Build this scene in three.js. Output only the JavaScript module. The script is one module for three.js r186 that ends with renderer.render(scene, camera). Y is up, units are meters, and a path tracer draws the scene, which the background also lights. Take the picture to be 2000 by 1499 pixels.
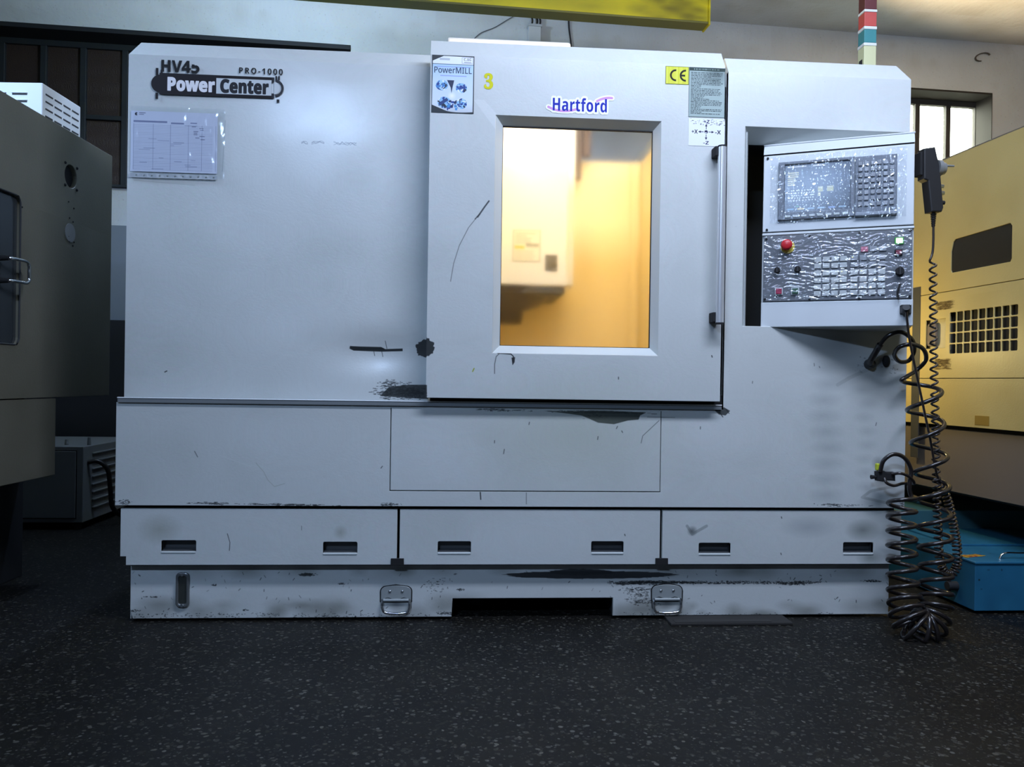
import * as THREE from 'three';
import { RoundedBoxGeometry } from 'three/addons/geometries/RoundedBoxGeometry.js';
import { mergeGeometries, mergeVertices } from 'three/addons/utils/BufferGeometryUtils.js';
import { RectAreaLightUniformsLib } from 'three/addons/lights/RectAreaLightUniformsLib.js';
import { ImprovedNoise } from 'three/addons/math/ImprovedNoise.js';

// ------------------------------------------------------------------ camera, sky, lights, exposure
const DEG = Math.PI / 180, EYE = 0.975;
const scene = new THREE.Scene();
const camera = new THREE.PerspectiveCamera(2 * Math.atan(749.5 / 1560) / DEG, 2000 / 1499, 0.05, 60);
camera.position.set(0, EYE, 3.2);
camera.rotation.set(-0.149 * DEG, -4.063 * DEG, 0.846 * DEG, 'YXZ');
camera.updateMatrixWorld(true);
scene.background = new THREE.Color(0.98, 1.0, 0.96);
scene.backgroundIntensity = 22;
const renderer = new THREE.WebGLRenderer({ antialias: true });
renderer.toneMapping = THREE.LinearToneMapping;
renderer.toneMappingExposure = 1.0;
renderer.shadowMap.enabled = true;
RectAreaLightUniformsLib.init();
const COOL = new THREE.Color(0.78, 0.90, 1.18), BLUE = new THREE.Color(0.63, 0.89, 1.36), WARM = new THREE.Color(1.0, 0.77, 0.42);
const LAMPS = [ // x, y, z, length, width, nits, tilt towards the machine
  [1.2, 3.35, 1.6, 2.2, 0.34, 29.5, 37],
  [-1.5, 3.82, 5.5, 1.0, 0.4, 125, 0],
  [-2.5, 2.95, 0.3, 0.8, 0.3, 42, 0],  // added lamp that brightens the front of the louvred box
];
const ROOM = 3.5 * DEG;          // the building is turned a little against the machine

// ------------------------------------------------------------------ helpers
let seed = 7;
const rnd = () => { seed = (seed * 1664525 + 1013904223) >>> 0; return seed / 4294967296; };
const rr = (a, b) => a + (b - a) * rnd();
const noise = new ImprovedNoise();
// a measured spot of the photograph -> point on the plane at depth z
function at(px, py, z) {
  const d = new THREE.Vector3((px - 1000) / 1560, (749.5 - py) / 1560, -1).transformDirection(camera.matrixWorld);
  return camera.position.clone().addScaledVector(d, (z - camera.position.z) / d.z);
}
const X = (px, py, z) => at(px, py, z).x, Y = (px, py, z) => at(px, py, z).y;
const used = new Map(), localBuilt = new Set();
function numbered(name) { const n = used.get(name) || 0; used.set(name, n + 1); return n ? name + '_' + String(n).padStart(3, '0') : name; }
function thing(name, label, category, base = [0, 0, 0], turn = 0, group) {
  const o = new THREE.Group(); o.name = numbered(name); o.position.set(...base); o.rotation.y = turn;
  o.userData = { label, category }; if (group) o.userData.group = group;
  if (turn) localBuilt.add(o);
  scene.add(o); return o;
}
// a part: its geometry is given in world coordinates unless the thing was built in its own frame
function part(parent, name, geo, mat, label) {
  const m = new THREE.Mesh(geo, mat); m.name = name; m.castShadow = m.receiveShadow = true;
  if (label) m.userData.label = label;
  if (parent.isGroup && parent.parent === scene && !localBuilt.has(parent)) m.position.copy(parent.position).negate();
  parent.add(m); return m;
}
function struct(name, geo, mat, turn = 0) {
  const m = new THREE.Mesh(geo, mat); m.name = name; m.castShadow = m.receiveShadow = true; m.rotation.y = turn;
  m.userData.kind = 'structure'; scene.add(m); return m;
}
function bx(x0, x1, y0, y1, z0, z1, r = 0.003, s = 2) {
  const w = x1 - x0, h = y1 - y0, d = z1 - z0, rad = Math.min(r, w * 0.45, h * 0.45, d * 0.45);
  const g = r > 0 ? new RoundedBoxGeometry(w, h, d, s, rad) : new THREE.BoxGeometry(w, h, d);
  return g.translate((x0 + x1) / 2, (y0 + y1) / 2, (z0 + z1) / 2);
}
function cyl(r0, r1, h, x, y, z, axis = 'y', n = 28) {
  const g = new THREE.CylinderGeometry(r1, r0, h, n);
  if (axis === 'x') g.rotateZ(-Math.PI / 2); if (axis === 'z') g.rotateX(Math.PI / 2);
  return g.translate(x, y, z);
}
const flat = (g) => { const t = g.index ? g.toNonIndexed() : g; t.computeVertexNormals(); return t; };
function quads(list) { // each entry: four corners, counter-clockwise from outside
  const p = [], uv = [];
  for (const [a, b, c, d] of list) for (const v of [a, b, c, a, c, d]) { p.push(...v); uv.push(v[0], v[1]); }
  const g = new THREE.BufferGeometry();
  g.setAttribute('position', new THREE.Float32BufferAttribute(p, 3));
  g.setAttribute('uv', new THREE.Float32BufferAttribute(uv, 2));
  g.computeVertexNormals(); return g;
}
function merge(list) { return mergeGeometries(list.map((g) => { const t = g.index ? g.toNonIndexed() : g.clone(); for (const k of Object.keys(t.attributes)) if (!['position', 'normal', 'uv'].includes(k)) t.deleteAttribute(k); return t; })); }
// a sheet-metal cover: box whose top leans back like a hip
function hip(x0, x1, y0, y1, z0, z1, dy, dz, dl, dr) {
  const a = [x0, y0, z1], b = [x1, y0, z1], c = [x1, y1, z1], d = [x0, y1, z1];
  const e = [x0, y0, z0], f = [x1, y0, z0], g = [x1, y1, z0], h = [x0, y1, z0];
  const C = [x1 - dr, y1 + dy, z1 - dz], D = [x0 + dl, y1 + dy, z1 - dz], G = [x1 - dr, y1 + dy, z0], H = [x0 + dl, y1 + dy, z0];
  return quads([[a, b, c, d], [f, e, h, g], [e, a, d, h], [b, f, g, c], [e, f, b, a], [d, c, C, D], [h, d, D, H], [c, g, G, C], [D, C, G, H], [g, h, H, G]]);
}
function poly(points, depth, bevel = 0, holes = []) {
  const s = new THREE.Shape(points.map((p) => new THREE.Vector2(...p)));
  for (const h of holes) s.holes.push(new THREE.Path(h.map((p) => new THREE.Vector2(...p))));
  return new THREE.ExtrudeGeometry(s, { depth: depth - 2 * bevel, bevelEnabled: bevel > 0, bevelThickness: bevel, bevelSize: bevel, bevelOffset: -bevel, bevelSegments: 2, curveSegments: 6 }).translate(0, 0, bevel);
}
const rect = (x0, x1, y0, y1) => [[x0, y0], [x1, y0], [x1, y1], [x0, y1]];
function roundRect(x0, x1, y0, y1, r) {
  const out = [];
  for (const [cx, cy, a] of [[x1 - r, y0 + r, -90], [x1 - r, y1 - r, 0], [x0 + r, y1 - r, 90], [x0 + r, y0 + r, 180]])
    for (let i = 0; i <= 4; i++) { const t = (a + i * 22.5) * DEG; out.push([cx + r * Math.cos(t), cy + r * Math.sin(t)]); }
  return out;
}
function planarUV(g, fn = (x, y) => [x, y]) {
  const p = g.attributes.position, uv = new Float32Array(p.count * 2);
  for (let i = 0; i < p.count; i++) { const [u, v] = fn(p.getX(i), p.getY(i), p.getZ(i)); uv[2 * i] = u; uv[2 * i + 1] = v; }
  g.setAttribute('uv', new THREE.BufferAttribute(uv, 2)); return g;
}
function tube(points, r, n = 60, rad = 10, closed = false) {
  return new THREE.TubeGeometry(new THREE.CatmullRomCurve3(points.map((p) => (p.isVector3 ? p : new THREE.Vector3(...p))), closed), n, r, rad, closed);
}
function canvas(w, h) { const c = document.createElement('canvas'); c.width = w; c.height = h; return [c, c.getContext('2d')]; }
function tex(c, srgb = true, repeat) {
  const t = new THREE.CanvasTexture(c); if (srgb) t.colorSpace = THREE.SRGBColorSpace;
  if (repeat) { t.wrapS = t.wrapT = THREE.RepeatWrapping; t.repeat.set(...repeat); }
  return t;
}
function blot(g, x, y, r, color, a, sx = 1) {
  g.save(); g.translate(x, y); g.scale(sx, 1);
  const k = g.createRadialGradient(0, 0, 0, 0, 0, r); k.addColorStop(0, `rgba(${color},${a})`); k.addColorStop(1, `rgba(${color},0)`);
  g.fillStyle = k; g.beginPath(); g.arc(0, 0, r, 0, 7); g.fill(); g.restore();
}
const std = (color, roughness = 0.5, metalness = 0, more = {}) => new THREE.MeshStandardMaterial({ color, roughness, metalness, ...more });
const lin = (r, g, b) => new THREE.Color().setRGB(r, g, b);

// ------------------------------------------------------------------ textures
// fine orange peel of sprayed paint
const [peelC, peelG] = canvas(512, 512);
{
  const im = peelG.createImageData(512, 512);
  for (let y = 0; y < 512; y++) for (let x = 0; x < 512; x++) {
    const a = (x / 512) * Math.PI * 2, b = (y / 512) * Math.PI * 2;
    let v = 0; for (const [f, w] of [[5, 0.5], [11, 0.3], [23, 0.2]]) v += w * noise.noise(f * Math.cos(a) + 31, f * Math.sin(a), f * Math.cos(b) + f * 1.7 * Math.sin(b));
    const o = (y * 512 + x) * 4, c = 128 + v * 110; im.data[o] = im.data[o + 1] = im.data[o + 2] = c; im.data[o + 3] = 255;
  }
  peelG.putImageData(im, 0, 0);
}
const peel = (k) => tex(peelC, false, [k, k]);

// the sheet metal of the front, in metres: x from -1.4 to 2.0, y from 0 to 2.45
const FW = 3.4, FH = 2.45, FX = -1.4, PPM = 2048 / FW;
const [frontC, fg] = canvas(2048, Math.round(FH * PPM));
const FHp = frontC.height;
const fp = (px, py, z) => { const p = at(px, py, z); return [(p.x - FX) * PPM, FHp - p.y * PPM]; };
{
  fg.fillStyle = 'rgb(206,210,208)'; fg.fillRect(0, 0, 2048, FHp);
  for (let i = 0; i < 420; i++) blot(fg, rr(0, 2048), rr(0, FHp), rr(20, 120), rnd() < 0.5 ? '225,230,232' : '176,182,176', 0.10, rr(0.6, 2));
  for (let i = 0; i < 2600; i++) { fg.fillStyle = `rgba(60,66,66,${rr(0.03, 0.16)})`; fg.fillRect(rr(0, 2048), rr(0, FHp), rr(0.6, 1.6), rr(0.6, 1.6)); }
  const dark = (a) => `rgba(34,37,38,${a})`;
  // ragged worn patch: many thin strokes, dense in the middle
  function wear(px, py, w, h, z, n, color = dark, slope = 0.02) {
    for (let i = 0; i < n; i++) {
      const u = (rnd() + rnd() + rnd()) / 1.5 - 1, v = (rnd() + rnd()) - 1, k = Math.sqrt(Math.max(0.05, 1 - u * u));
      const [x, y] = fp(px + (u * w) / 2, py + (v * h * k) / 2 + u * w * slope * 0.5, z);
      fg.fillStyle = color(rr(0.5, 0.95)); fg.fillRect(x, y, rr(1, 3 + w * 0.05), rr(0.6, 1.6));
    }
  }
  function line(pts, z, w, a, col = '34,37,38') {
    fg.strokeStyle = `rgba(${col},${a})`; fg.lineWidth = w; fg.lineCap = 'round'; fg.lineJoin = 'round'; fg.beginPath();
    pts.forEach(([px, py], i) => { const [x, y] = fp(px, py, z); i ? fg.lineTo(x, y) : fg.moveTo(x, y); }); fg.stroke();
  }
  function blob(pts, z, a, col = '34,37,38') {
    fg.fillStyle = `rgba(${col},${a})`; fg.beginPath();
    pts.forEach(([px, py], i) => { const [x, y] = fp(px, py, z); i ? fg.lineTo(x, y) : fg.moveTo(x, y); }); fg.fill();
  }
  const ragged = (x0, x1, y0, y1, amp, n = 40) => { // oval with a torn edge
    const out = []; for (let i = 0; i < n; i++) { const t = (i / n) * Math.PI * 2, k = 1 + rr(-amp, amp); out.push([(x0 + x1) / 2 + ((x1 - x0) / 2) * Math.cos(t) * k, (y0 + y1) / 2 + ((y1 - y0) / 2) * Math.sin(t) * k]); } return out; };
  const LZ = -0.08, DZ = 0.05, RZ = -0.01, BZ = -0.06;
  // left cover: gouge, rubbed patches by the door, pen scribble
  blob([[683, 676], [700, 677], [744, 678], [752, 682], [786, 681], [786, 686], [744, 687], [690, 685], [682, 681]], LZ, 0.97);
  for (const [x, y] of [[728, 690], [744, 692], [752, 676]]) line([[x, y - 10], [x + 3, y + 5]], LZ, 1.4, 0.7);
  wear(775, 764, 130, 40, LZ, 420); wear(810, 768, 60, 26, LZ, 260); blob([[760, 756], [800, 752], [836, 752], [836, 780], [742, 774]], LZ, 0.8);
  wear(762, 747, 60, 12, LZ, 60);
  blob(ragged(812, 850, 664, 699, 0.12), LZ, 0.9);
  for (const [x0, x1] of [[589, 601], [609, 634], [652, 697]]) for (let i = 0; i < 3; i++) { const pts = []; for (let x = x0; x <= x1; x += 4) pts.push([x, 278 + (x - 590) * 0.03 + rr(-3.5, 3.5)]); line(pts, LZ, 1.2, 0.5, '70,74,84'); }
  line([[322, 727], [326, 725]], LZ, 2.5, 0.8);
  // tape residue round the document sleeve
  line([[440, 235], [434, 335]], LZ, 1.2, 0.35, '90,100,100'); line([[262, 352], [380, 362]], LZ, 1.2, 0.25, '90,100,100');
  // door: long arc, scratches under the window, tape mark
  line([[955, 392], [935, 420], [915, 445], [897, 480], [886, 515], [880, 550]], DZ, 1.5, 0.55);
  line([[955, 393], [946, 405], [933, 424]], DZ, 3.4, 0.7); line([[937, 418], [928, 428]], DZ, 2.4, 0.7);
  line([[976, 690], [969, 697], [966, 712], [966, 730]], DZ, 1.8, 0.65); line([[972, 690], [998, 692], [1003, 697], [1002, 707]], DZ, 2.6, 0.85); blob([[999, 699], [1006, 698], [1005, 708], [1001, 714]], DZ, 0.85);
  for (let i = 0; i < 8; i++) line([[980 + i * 3, 688 + rr(-1, 1)], [984 + i * 3, 688 + rr(-1, 1)]], DZ, 1.5, 0.7);
  line([[926, 720], [923, 726]], DZ, 2.5, 0.9, '150,160,40'); line([[1208, 737], [1208, 741]], DZ, 2, 0.8); line([[1390, 695], [1391, 698]], DZ, 2.4, 0.8);
  fg.fillStyle = 'rgba(232,236,236,0.35)'; { const a = fp(925, 195, DZ), b = fp(945, 195, DZ), c = fp(995, 250, DZ), d = fp(975, 262, DZ); fg.beginPath(); fg.moveTo(...a); fg.lineTo(...b); fg.lineTo(...c); fg.lineTo(...d); fg.fill(); }
  // band under the door: worn metal along the sill, corner by the column
  blob([[1062, 803], [1098, 804], [1180, 803], [1262, 806], [1250, 812], [1247, 820], [1226, 822], [1199, 829], [1168, 826], [1150, 818], [1136, 812], [1100, 807]], 0, 0.93, '52,56,54');
  wear(1170, 805, 250, 6, 0, 160); wear(980, 801, 170, 5, 0, 60); wear(1160, 814, 90, 14, 0, 40);
  blob([[1394, 800], [1414, 796], [1426, 803], [1417, 812], [1404, 810]], 0, 0.75); line([[1405, 806], [1412, 815]], 0, 2, 0.8); line([[1418, 800], [1424, 808]], 0, 2, 0.7);
  blot(fg, ...fp(1120, 850, 0), 190, '168,176,150', 0.30, 1.7);
  line([[1287, 822], [1270, 838], [1255, 852], [1252, 866]], 0, 1.4, 0.6); line([[1264, 815], [1318, 816]], 0, 1.2, 0.6); for (const [x, y] of [[1206, 833], [1214, 842], [1168, 853], [1368, 834], [1034, 825], [966, 861], [747, 911], [985, 878]]) line([[x, y], [x + rr(-3, 3), y + rr(3, 9)]], 0, 1.8, 0.7);
  line([[500, 905], [515, 922], [523, 938], [536, 951], [556, 945]], 0, 1.6, 0.3, '120,128,110'); line([[430, 890], [465, 903], [490, 912]], 0, 1.6, 0.25, '226,230,230'); line([[380, 882], [386, 893]], 0, 2, 0.5);
  line([[938, 962], [939, 976]], 0, 2.6, 0.85); line([[1028, 963], [1028, 985]], 0, 1.6, 0.5);
  wear(410, 983, 120, 6, 0, 60); wear(560, 986, 240, 5, 0, 80); wear(240, 981, 40, 12, 0, 40); wear(760, 986, 60, 8, 0, 60);
  wear(1640, 987, 160, 6, 0, 50); wear(1762, 984, 24, 20, 0, 40);
  // pale rub marks and dirty hose marks on the column
  for (let i = 0; i < 9; i++) { blot(fg, ...fp(1615 + rr(-6, 6), 720 + i * 31, 0), 24, '120,128,132', 0.26, 2.2); blot(fg, ...fp(1690 + rr(-6, 6), 735 + i * 27, 0), 16, '120,128,132', 0.18, 2.0); }
  blot(fg, ...fp(1640, 668, 0), 50, '96,102,104', 0.4, 1.8); line([[1700, 720], [1660, 738], [1636, 752]], 0, 9, 0.14, '80,86,86'); line([[1745, 950], [1700, 960], [1684, 972], [1740, 985]], 0, 7, 0.22, '80,86,80');
  for (let i = 0; i < 14; i++) wear(1720 + rr(-40, 30), 712 + rr(-18, 18), 26, 6, 0, 6, (a) => dark(a * 0.6));
  blot(fg, ...fp(1722, 712, 0), 34, '50,54,54', 0.5); blot(fg, ...fp(1725, 930, 0), 30, '60,66,64', 0.55); blot(fg, ...fp(1716, 905, 0), 20, '60,66,64', 0.4);
  for (const [x, y] of [[1470, 745], [1590, 710], [1600, 716], [1712, 826]]) line([[x, y], [x + rr(-4, 4), y + rr(1, 6)]], 0, 1.6, 0.6);
  // drawers
  blot(fg, ...fp(312, 1035, RZ), 40, '120,122,104', 0.35, 1.4); line([[444, 1043], [449, 1060], [448, 1076]], RZ, 1.4, 0.8); line([[589, 1028], [589, 1036]], RZ, 1.2, 0.5);
  blot(fg, ...fp(1352, 1038, RZ), 14, '70,76,76', 0.7); line([[1342, 1028], [1352, 1044], [1380, 1028]], RZ, 7, 0.3, '70,76,76'); blot(fg, ...fp(1685, 1036, RZ), 30, '90,96,92', 0.6, 1.6); blot(fg, ...fp(1700, 1090, RZ), 20, '100,108,104', 0.5, 2);
  blot(fg, ...fp(665, 1040, RZ), 18, '110,112,96', 0.35); blot(fg, ...fp(1580, 1030, RZ), 30, '150,156,160', 0.5, 2.6);
  for (const [x, y] of [[1220, 1044], [1526, 1010], [1525, 1081]]) line([[x, y], [x + 1, y + 3]], RZ, 2, 0.8);
  // base: long oil mark, chipped line, grime along the bottom
  blob(ragged(988, 1318, 1116, 1131, 0.07, 90), BZ, 0.93, '40,42,44'); blob(ragged(1070, 1200, 1112, 1124, 0.10, 50), BZ, 0.9, '40,42,44');
  for (let i = 0; i < 240; i++) { const x = 1180 + Math.pow(rnd(), 0.8) * 420; wear(x, 1138 + rr(-2.5, 2.5), 18, 3.5, BZ, 4); }
  wear(1548, 1140, 80, 8, BZ, 120); wear(1220, 1140, 90, 8, BZ, 120); wear(1240, 1152, 80, 10, BZ, 60); wear(1255, 1178, 70, 14, BZ, 70);
  wear(1702, 1135, 46, 5, BZ, 90); wear(600, 1122, 40, 7, BZ, 70); blob(ragged(584, 612, 1120, 1126, 0.2), BZ, 0.8); wear(666, 1140, 22, 5, BZ, 24); wear(478, 1192, 14, 6, BZ, 26); wear(418, 1143, 14, 4, BZ, 20);
  wear(898, 1152, 22, 6, BZ, 40); wear(850, 1145, 60, 40, BZ, 46); wear(875, 1198, 70, 8, BZ, 70); wear(300, 1166, 60, 3, BZ, 20); wear(262, 1193, 40, 6, BZ, 30);
  for (let i = 0; i < 130; i++) { const x = rr(250, 1740); line([[x, 1112 + rr(2, 84)], [x + rr(-5, 5), 1112 + rr(2, 86)].map((v, k) => k ? Math.min(v, 1206) : v)].slice(0, 1).concat([[x + rr(-4, 4), 0]]).map((p, k, a) => k ? [p[0], a[0][1] + rr(1, 5)] : p), BZ, rr(0.8, 2), rr(0.3, 0.8)); }
  for (let i = 0; i < 60; i++) blot(fg, ...fp(rr(250, 1740), rr(1175, 1210), BZ), rr(10, 34), '70,70,60', 0.20, rr(1, 3));
  for (let i = 0; i < 20; i++) blot(fg, ...fp(rr(250, 1740), 1116, BZ), rr(14, 30), '90,92,84', 0.25, rr(1.5, 4));
  for (let i = 0; i < 500; i++) wear(rr(246, 1740), 1203 + rr(-5, 5), 14, 5, BZ, 2);
  for (const [x0, x1, y0, y1] of [[743, 804, 1143, 1198], [1272, 1333, 1141, 1197]]) { line([[x0 + 6, y0 + 4], [(x0 + x1) / 2, y0], [x1 - 6, y0 + 4], [x1, y0 + 14], [x1 - 2, y1 - 10], [x1 - 10, y1], [x0 + 10, y1], [x0 + 2, y1 - 10], [x0, y0 + 14], [x0 + 6, y0 + 4]], BZ, 3.4, 0.7); blot(fg, ...fp((x0 + x1) / 2, (y0 + y1) / 2 + 6, BZ), 26, '40,42,42', 0.5); }  // dark outline of grime and shading painted round each chest handle
  wear(1262, 1138, 170, 9, BZ, 260); wear(1250, 1162, 90, 40, BZ, 120); wear(1330, 1138, 160, 6, BZ, 130);
  // edges knocked bare
  for (let i = 0; i < 70; i++) { const y = rr(1110, 1208); wear(247 + rr(0, 4), y, 5, 4, BZ, 2); }
}
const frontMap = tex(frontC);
const frontUV = (g) => planarUV(g, (x, y) => [(x - FX) / FW, y / (FHp / PPM)]);
const M = {};
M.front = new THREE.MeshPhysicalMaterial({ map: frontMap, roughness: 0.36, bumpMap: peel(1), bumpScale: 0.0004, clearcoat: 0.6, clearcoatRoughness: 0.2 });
M.frontBump = M.front; M.front.bumpMap.repeat.set(9, 6);
M.paint = std(lin(0.60, 0.64, 0.63), 0.42);
M.steel = std(lin(0.55, 0.57, 0.58), 0.32, 1);
M.chrome = std(lin(0.78, 0.80, 0.82), 0.16, 1);
M.black = std(lin(0.010, 0.010, 0.011), 0.85);
M.rubber = std(lin(0.014, 0.012, 0.012), 0.38);
M.hose = new THREE.MeshPhysicalMaterial({ color: lin(0.016, 0.012, 0.011), roughness: 0.3, clearcoat: 0.6, clearcoatRoughness: 0.2 });
M.dark = std(lin(0.03, 0.032, 0.035), 0.7);
M.gauge = std(lin(0.05, 0.055, 0.05), 0.2);

// concrete floor with pale aggregate
const [floorC, gl] = canvas(2048, 2048);
{
  gl.fillStyle = 'rgb(15,13,10)'; gl.fillRect(0, 0, 2048, 2048);
  const wrap = (x, y, r, f) => { for (const dx of [0, -2048, 2048]) for (const dy of [0, -2048, 2048]) if (x + dx > -r && x + dx < 2048 + r && y + dy > -r && y + dy < 2048 + r) f(x + dx, y + dy); };
  for (let i = 0; i < 500; i++) { const r = rr(40, 240), c = rnd() < 0.55 ? '6,6,5' : '34,32,27', a = rr(0.1, 0.3); wrap(rr(0, 2048), rr(0, 2048), r, (x, y) => blot(gl, x, y, r, c, a)); }
  for (let i = 0; i < 34000; i++) {
    const r = 1.2 + Math.pow(rnd(), 3.2) * 7.5, v = Math.round(rr(34, 124) - r * 2), x = rr(0, 2048), y = rr(0, 2048), e = rr(0.5, 1), t = rr(0, 3);
    gl.fillStyle = `rgba(${v},${v - 2},${v - 10},${rr(0.25, 0.85)})`; wrap(x, y, r, (a, b) => { gl.beginPath(); gl.ellipse(a, b, r, r * e, t, 0, 7); gl.fill(); });
  }
  for (let i = 0; i < 9000; i++) { gl.fillStyle = `rgba(12,12,12,${rr(0.2, 0.7)})`; gl.fillRect(rr(0, 2048), rr(0, 2048), rr(1, 4), rr(1, 4)); }
}
// plaster of the hall walls
const [wallC, wg] = canvas(1024, 1024);
{
  wg.fillStyle = 'rgb(206,211,216)'; wg.fillRect(0, 0, 1024, 1024);
  for (let i = 0; i < 500; i++) blot(wg, rr(0, 1024), rr(0, 1024), rr(10, 90), rnd() < 0.5 ? '222,226,229' : '176,174,168', rr(0.08, 0.25), rr(0.7, 1.6));
  for (let i = 0; i < 3000; i++) { wg.fillStyle = `rgba(120,112,100,${rr(0.05, 0.25)})`; wg.fillRect(rr(0, 1024), rr(0, 1024), rr(1, 3), rr(1, 3)); }
}

// ------------------------------------------------------------------ the hall
const inRoom = (g) => g;
const wallMat = std(0xffffff, 0.9, 0, { map: tex(wallC, true, [0.35, 0.35]), bumpMap: peel(0.6), bumpScale: 0.003 });
const farWall = std(lin(0.16, 0.17, 0.18), 0.9);
const ZB = -3.3, CEIL = 4.05;
const W1 = [-6.2, -0.67, 2.42, 3.605], W2 = [3.1, 4.938, 2.45, 3.592];
struct('floor', planarUV(new THREE.BoxGeometry(17, 0.2, 16).translate(0.5, -0.1, 4.4), (x, y, z) => [x * 0.5, z * 0.5]), new THREE.MeshPhysicalMaterial({ roughness: 0.6, specularIntensity: 0.55, map: tex(floorC, true, [1, 1]), bumpMap: tex(floorC, false, [1, 1]), bumpScale: 0.002 }), ROOM);
struct('wall_back', poly(rect(-7.2, 8.2, 0, CEIL), 0.3, 0, [rect(...W1), rect(...W2)]).translate(0, 0, ZB - 0.3), wallMat, ROOM);
struct('wall_left', planarUV(bx(-7.4, -7.1, 0, CEIL, ZB, 12, 0), (x, y, z) => [z, y]), farWall, ROOM);
struct('wall_right', planarUV(bx(8.1, 8.4, 0, CEIL, ZB, 12, 0), (x, y, z) => [z, y]), farWall, ROOM);
struct('wall_front', planarUV(bx(-7.4, 8.4, 0, CEIL, 12, 12.3, 0)), std(lin(0.16, 0.17, 0.18), 0.9), ROOM);
struct('ceiling', planarUV(bx(-7.4, 8.4, CEIL, CEIL + 0.25, ZB - 0.3, 12.3, 0), (x, y, z) => [x, z]), wallMat, ROOM);
// grey dado; the nearly black sheet below puts the unlit gap into the colour
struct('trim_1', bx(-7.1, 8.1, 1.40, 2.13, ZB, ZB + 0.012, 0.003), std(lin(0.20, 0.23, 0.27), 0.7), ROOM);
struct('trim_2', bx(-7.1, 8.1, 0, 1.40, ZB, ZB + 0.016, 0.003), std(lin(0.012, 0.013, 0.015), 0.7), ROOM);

struct('ground_outside', new THREE.BoxGeometry(60, 0.2, 40).translate(0, -0.25, -24), std(lin(0.08, 0.08, 0.07), 0.9), ROOM);
function windowUnit(name, [x0, x1, y0, y1], xs, bars, paneMat, frameMat) {
  const w = new THREE.Group(); w.name = name; w.userData.kind = 'structure'; w.rotation.y = ROOM; localBuilt.add(w); scene.add(w);
  const z = ZB - 0.2, t = 0.023;
  part(w, 'window_frame', merge([bx(x0, x1, y1 - 0.05, y1, z - 0.05, z, 0.004), bx(x0, x1, y0, y0 + 0.05, z - 0.05, z, 0.004), bx(x0, x0 + 0.05, y0, y1, z - 0.05, z, 0.004), bx(x1 - 0.008, x1, y0, y1, z - 0.05, z, 0.003)]), frameMat);
  for (const x of xs) part(w, 'mullion', bx(x - t, x + t, y0 + 0.05, y1 - 0.05, z - 0.045, z + 0.004, 0.004), frameMat);
  for (const y of bars) part(w, 'transom', bx(x0 + 0.05, x1 - 0.01, y - 0.018, y + 0.018, z - 0.042, z + 0.002, 0.004), frameMat);
  const ex = [x0 + 0.03, ...xs, x1], ey = [y0 + 0.03, ...bars, y1 - 0.03];
  for (let i = 0; i + 1 < ex.length; i++) for (let j = 0; j + 1 < ey.length; j++) part(w, 'pane', bx(ex[i], ex[i + 1], ey[j], ey[j + 1], z - 0.03, z - 0.026, 0), paneMat);
  part(w, 'window_sill', bx(x0, x1, y0 - 0.001, y0 + 0.02, z, ZB + 0.03, 0.004), frameMat);
  return w;
}
const darkFrame = std(lin(0.02, 0.025, 0.03), 0.55);
const xsL = []; for (let x = -0.98; x > -6; x -= 0.303) if (Math.abs(x + 2.44) > 0.2) xsL.push(x);
windowUnit('window_1', W1, [-4.57, -4.26, -3.96, -3.655, -3.35, -3.046, -2.752, -2.44, -2.08, -1.73, -1.38, -1.03], [3.015], std(lin(0.036, 0.021, 0.017), 0.45, 0, { bumpMap: peel(2), bumpScale: 0.004 }), darkFrame);
windowUnit('window_2', W2, [3.43, 3.745, 4.06, 4.36, 4.662], [], new THREE.MeshPhysicalMaterial({ color: lin(0.92, 0.95, 0.9), transmission: 1, thickness: 0, roughness: 0.15, ior: 1.45 }), std(lin(0.07, 0.06, 0.05), 0.7));
{ // dark strips paint the unlit, dirty reveals of both window recesses
  const black = std(lin(0.012, 0.014, 0.018), 0.7);
  struct('trim_3', bx(W1[0], W1[1], W1[3] - 0.006, W1[3] + 0.03, ZB - 0.2, ZB + 0.012, 0.003), black, ROOM);
  struct('trim_4', bx(W2[0], W2[1], W2[3] - 0.004, W2[3] + 0.012, ZB - 0.2, ZB + 0.006, 0.003), std(lin(0.03, 0.024, 0.018), 0.8), ROOM);
  struct('trim_5', bx(W2[1] - 0.004, W2[1] + 0.002, W2[2], W2[3], ZB - 0.2, ZB + 0.003, 0.001), std(lin(0.03, 0.024, 0.018), 0.8), ROOM);
}
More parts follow.
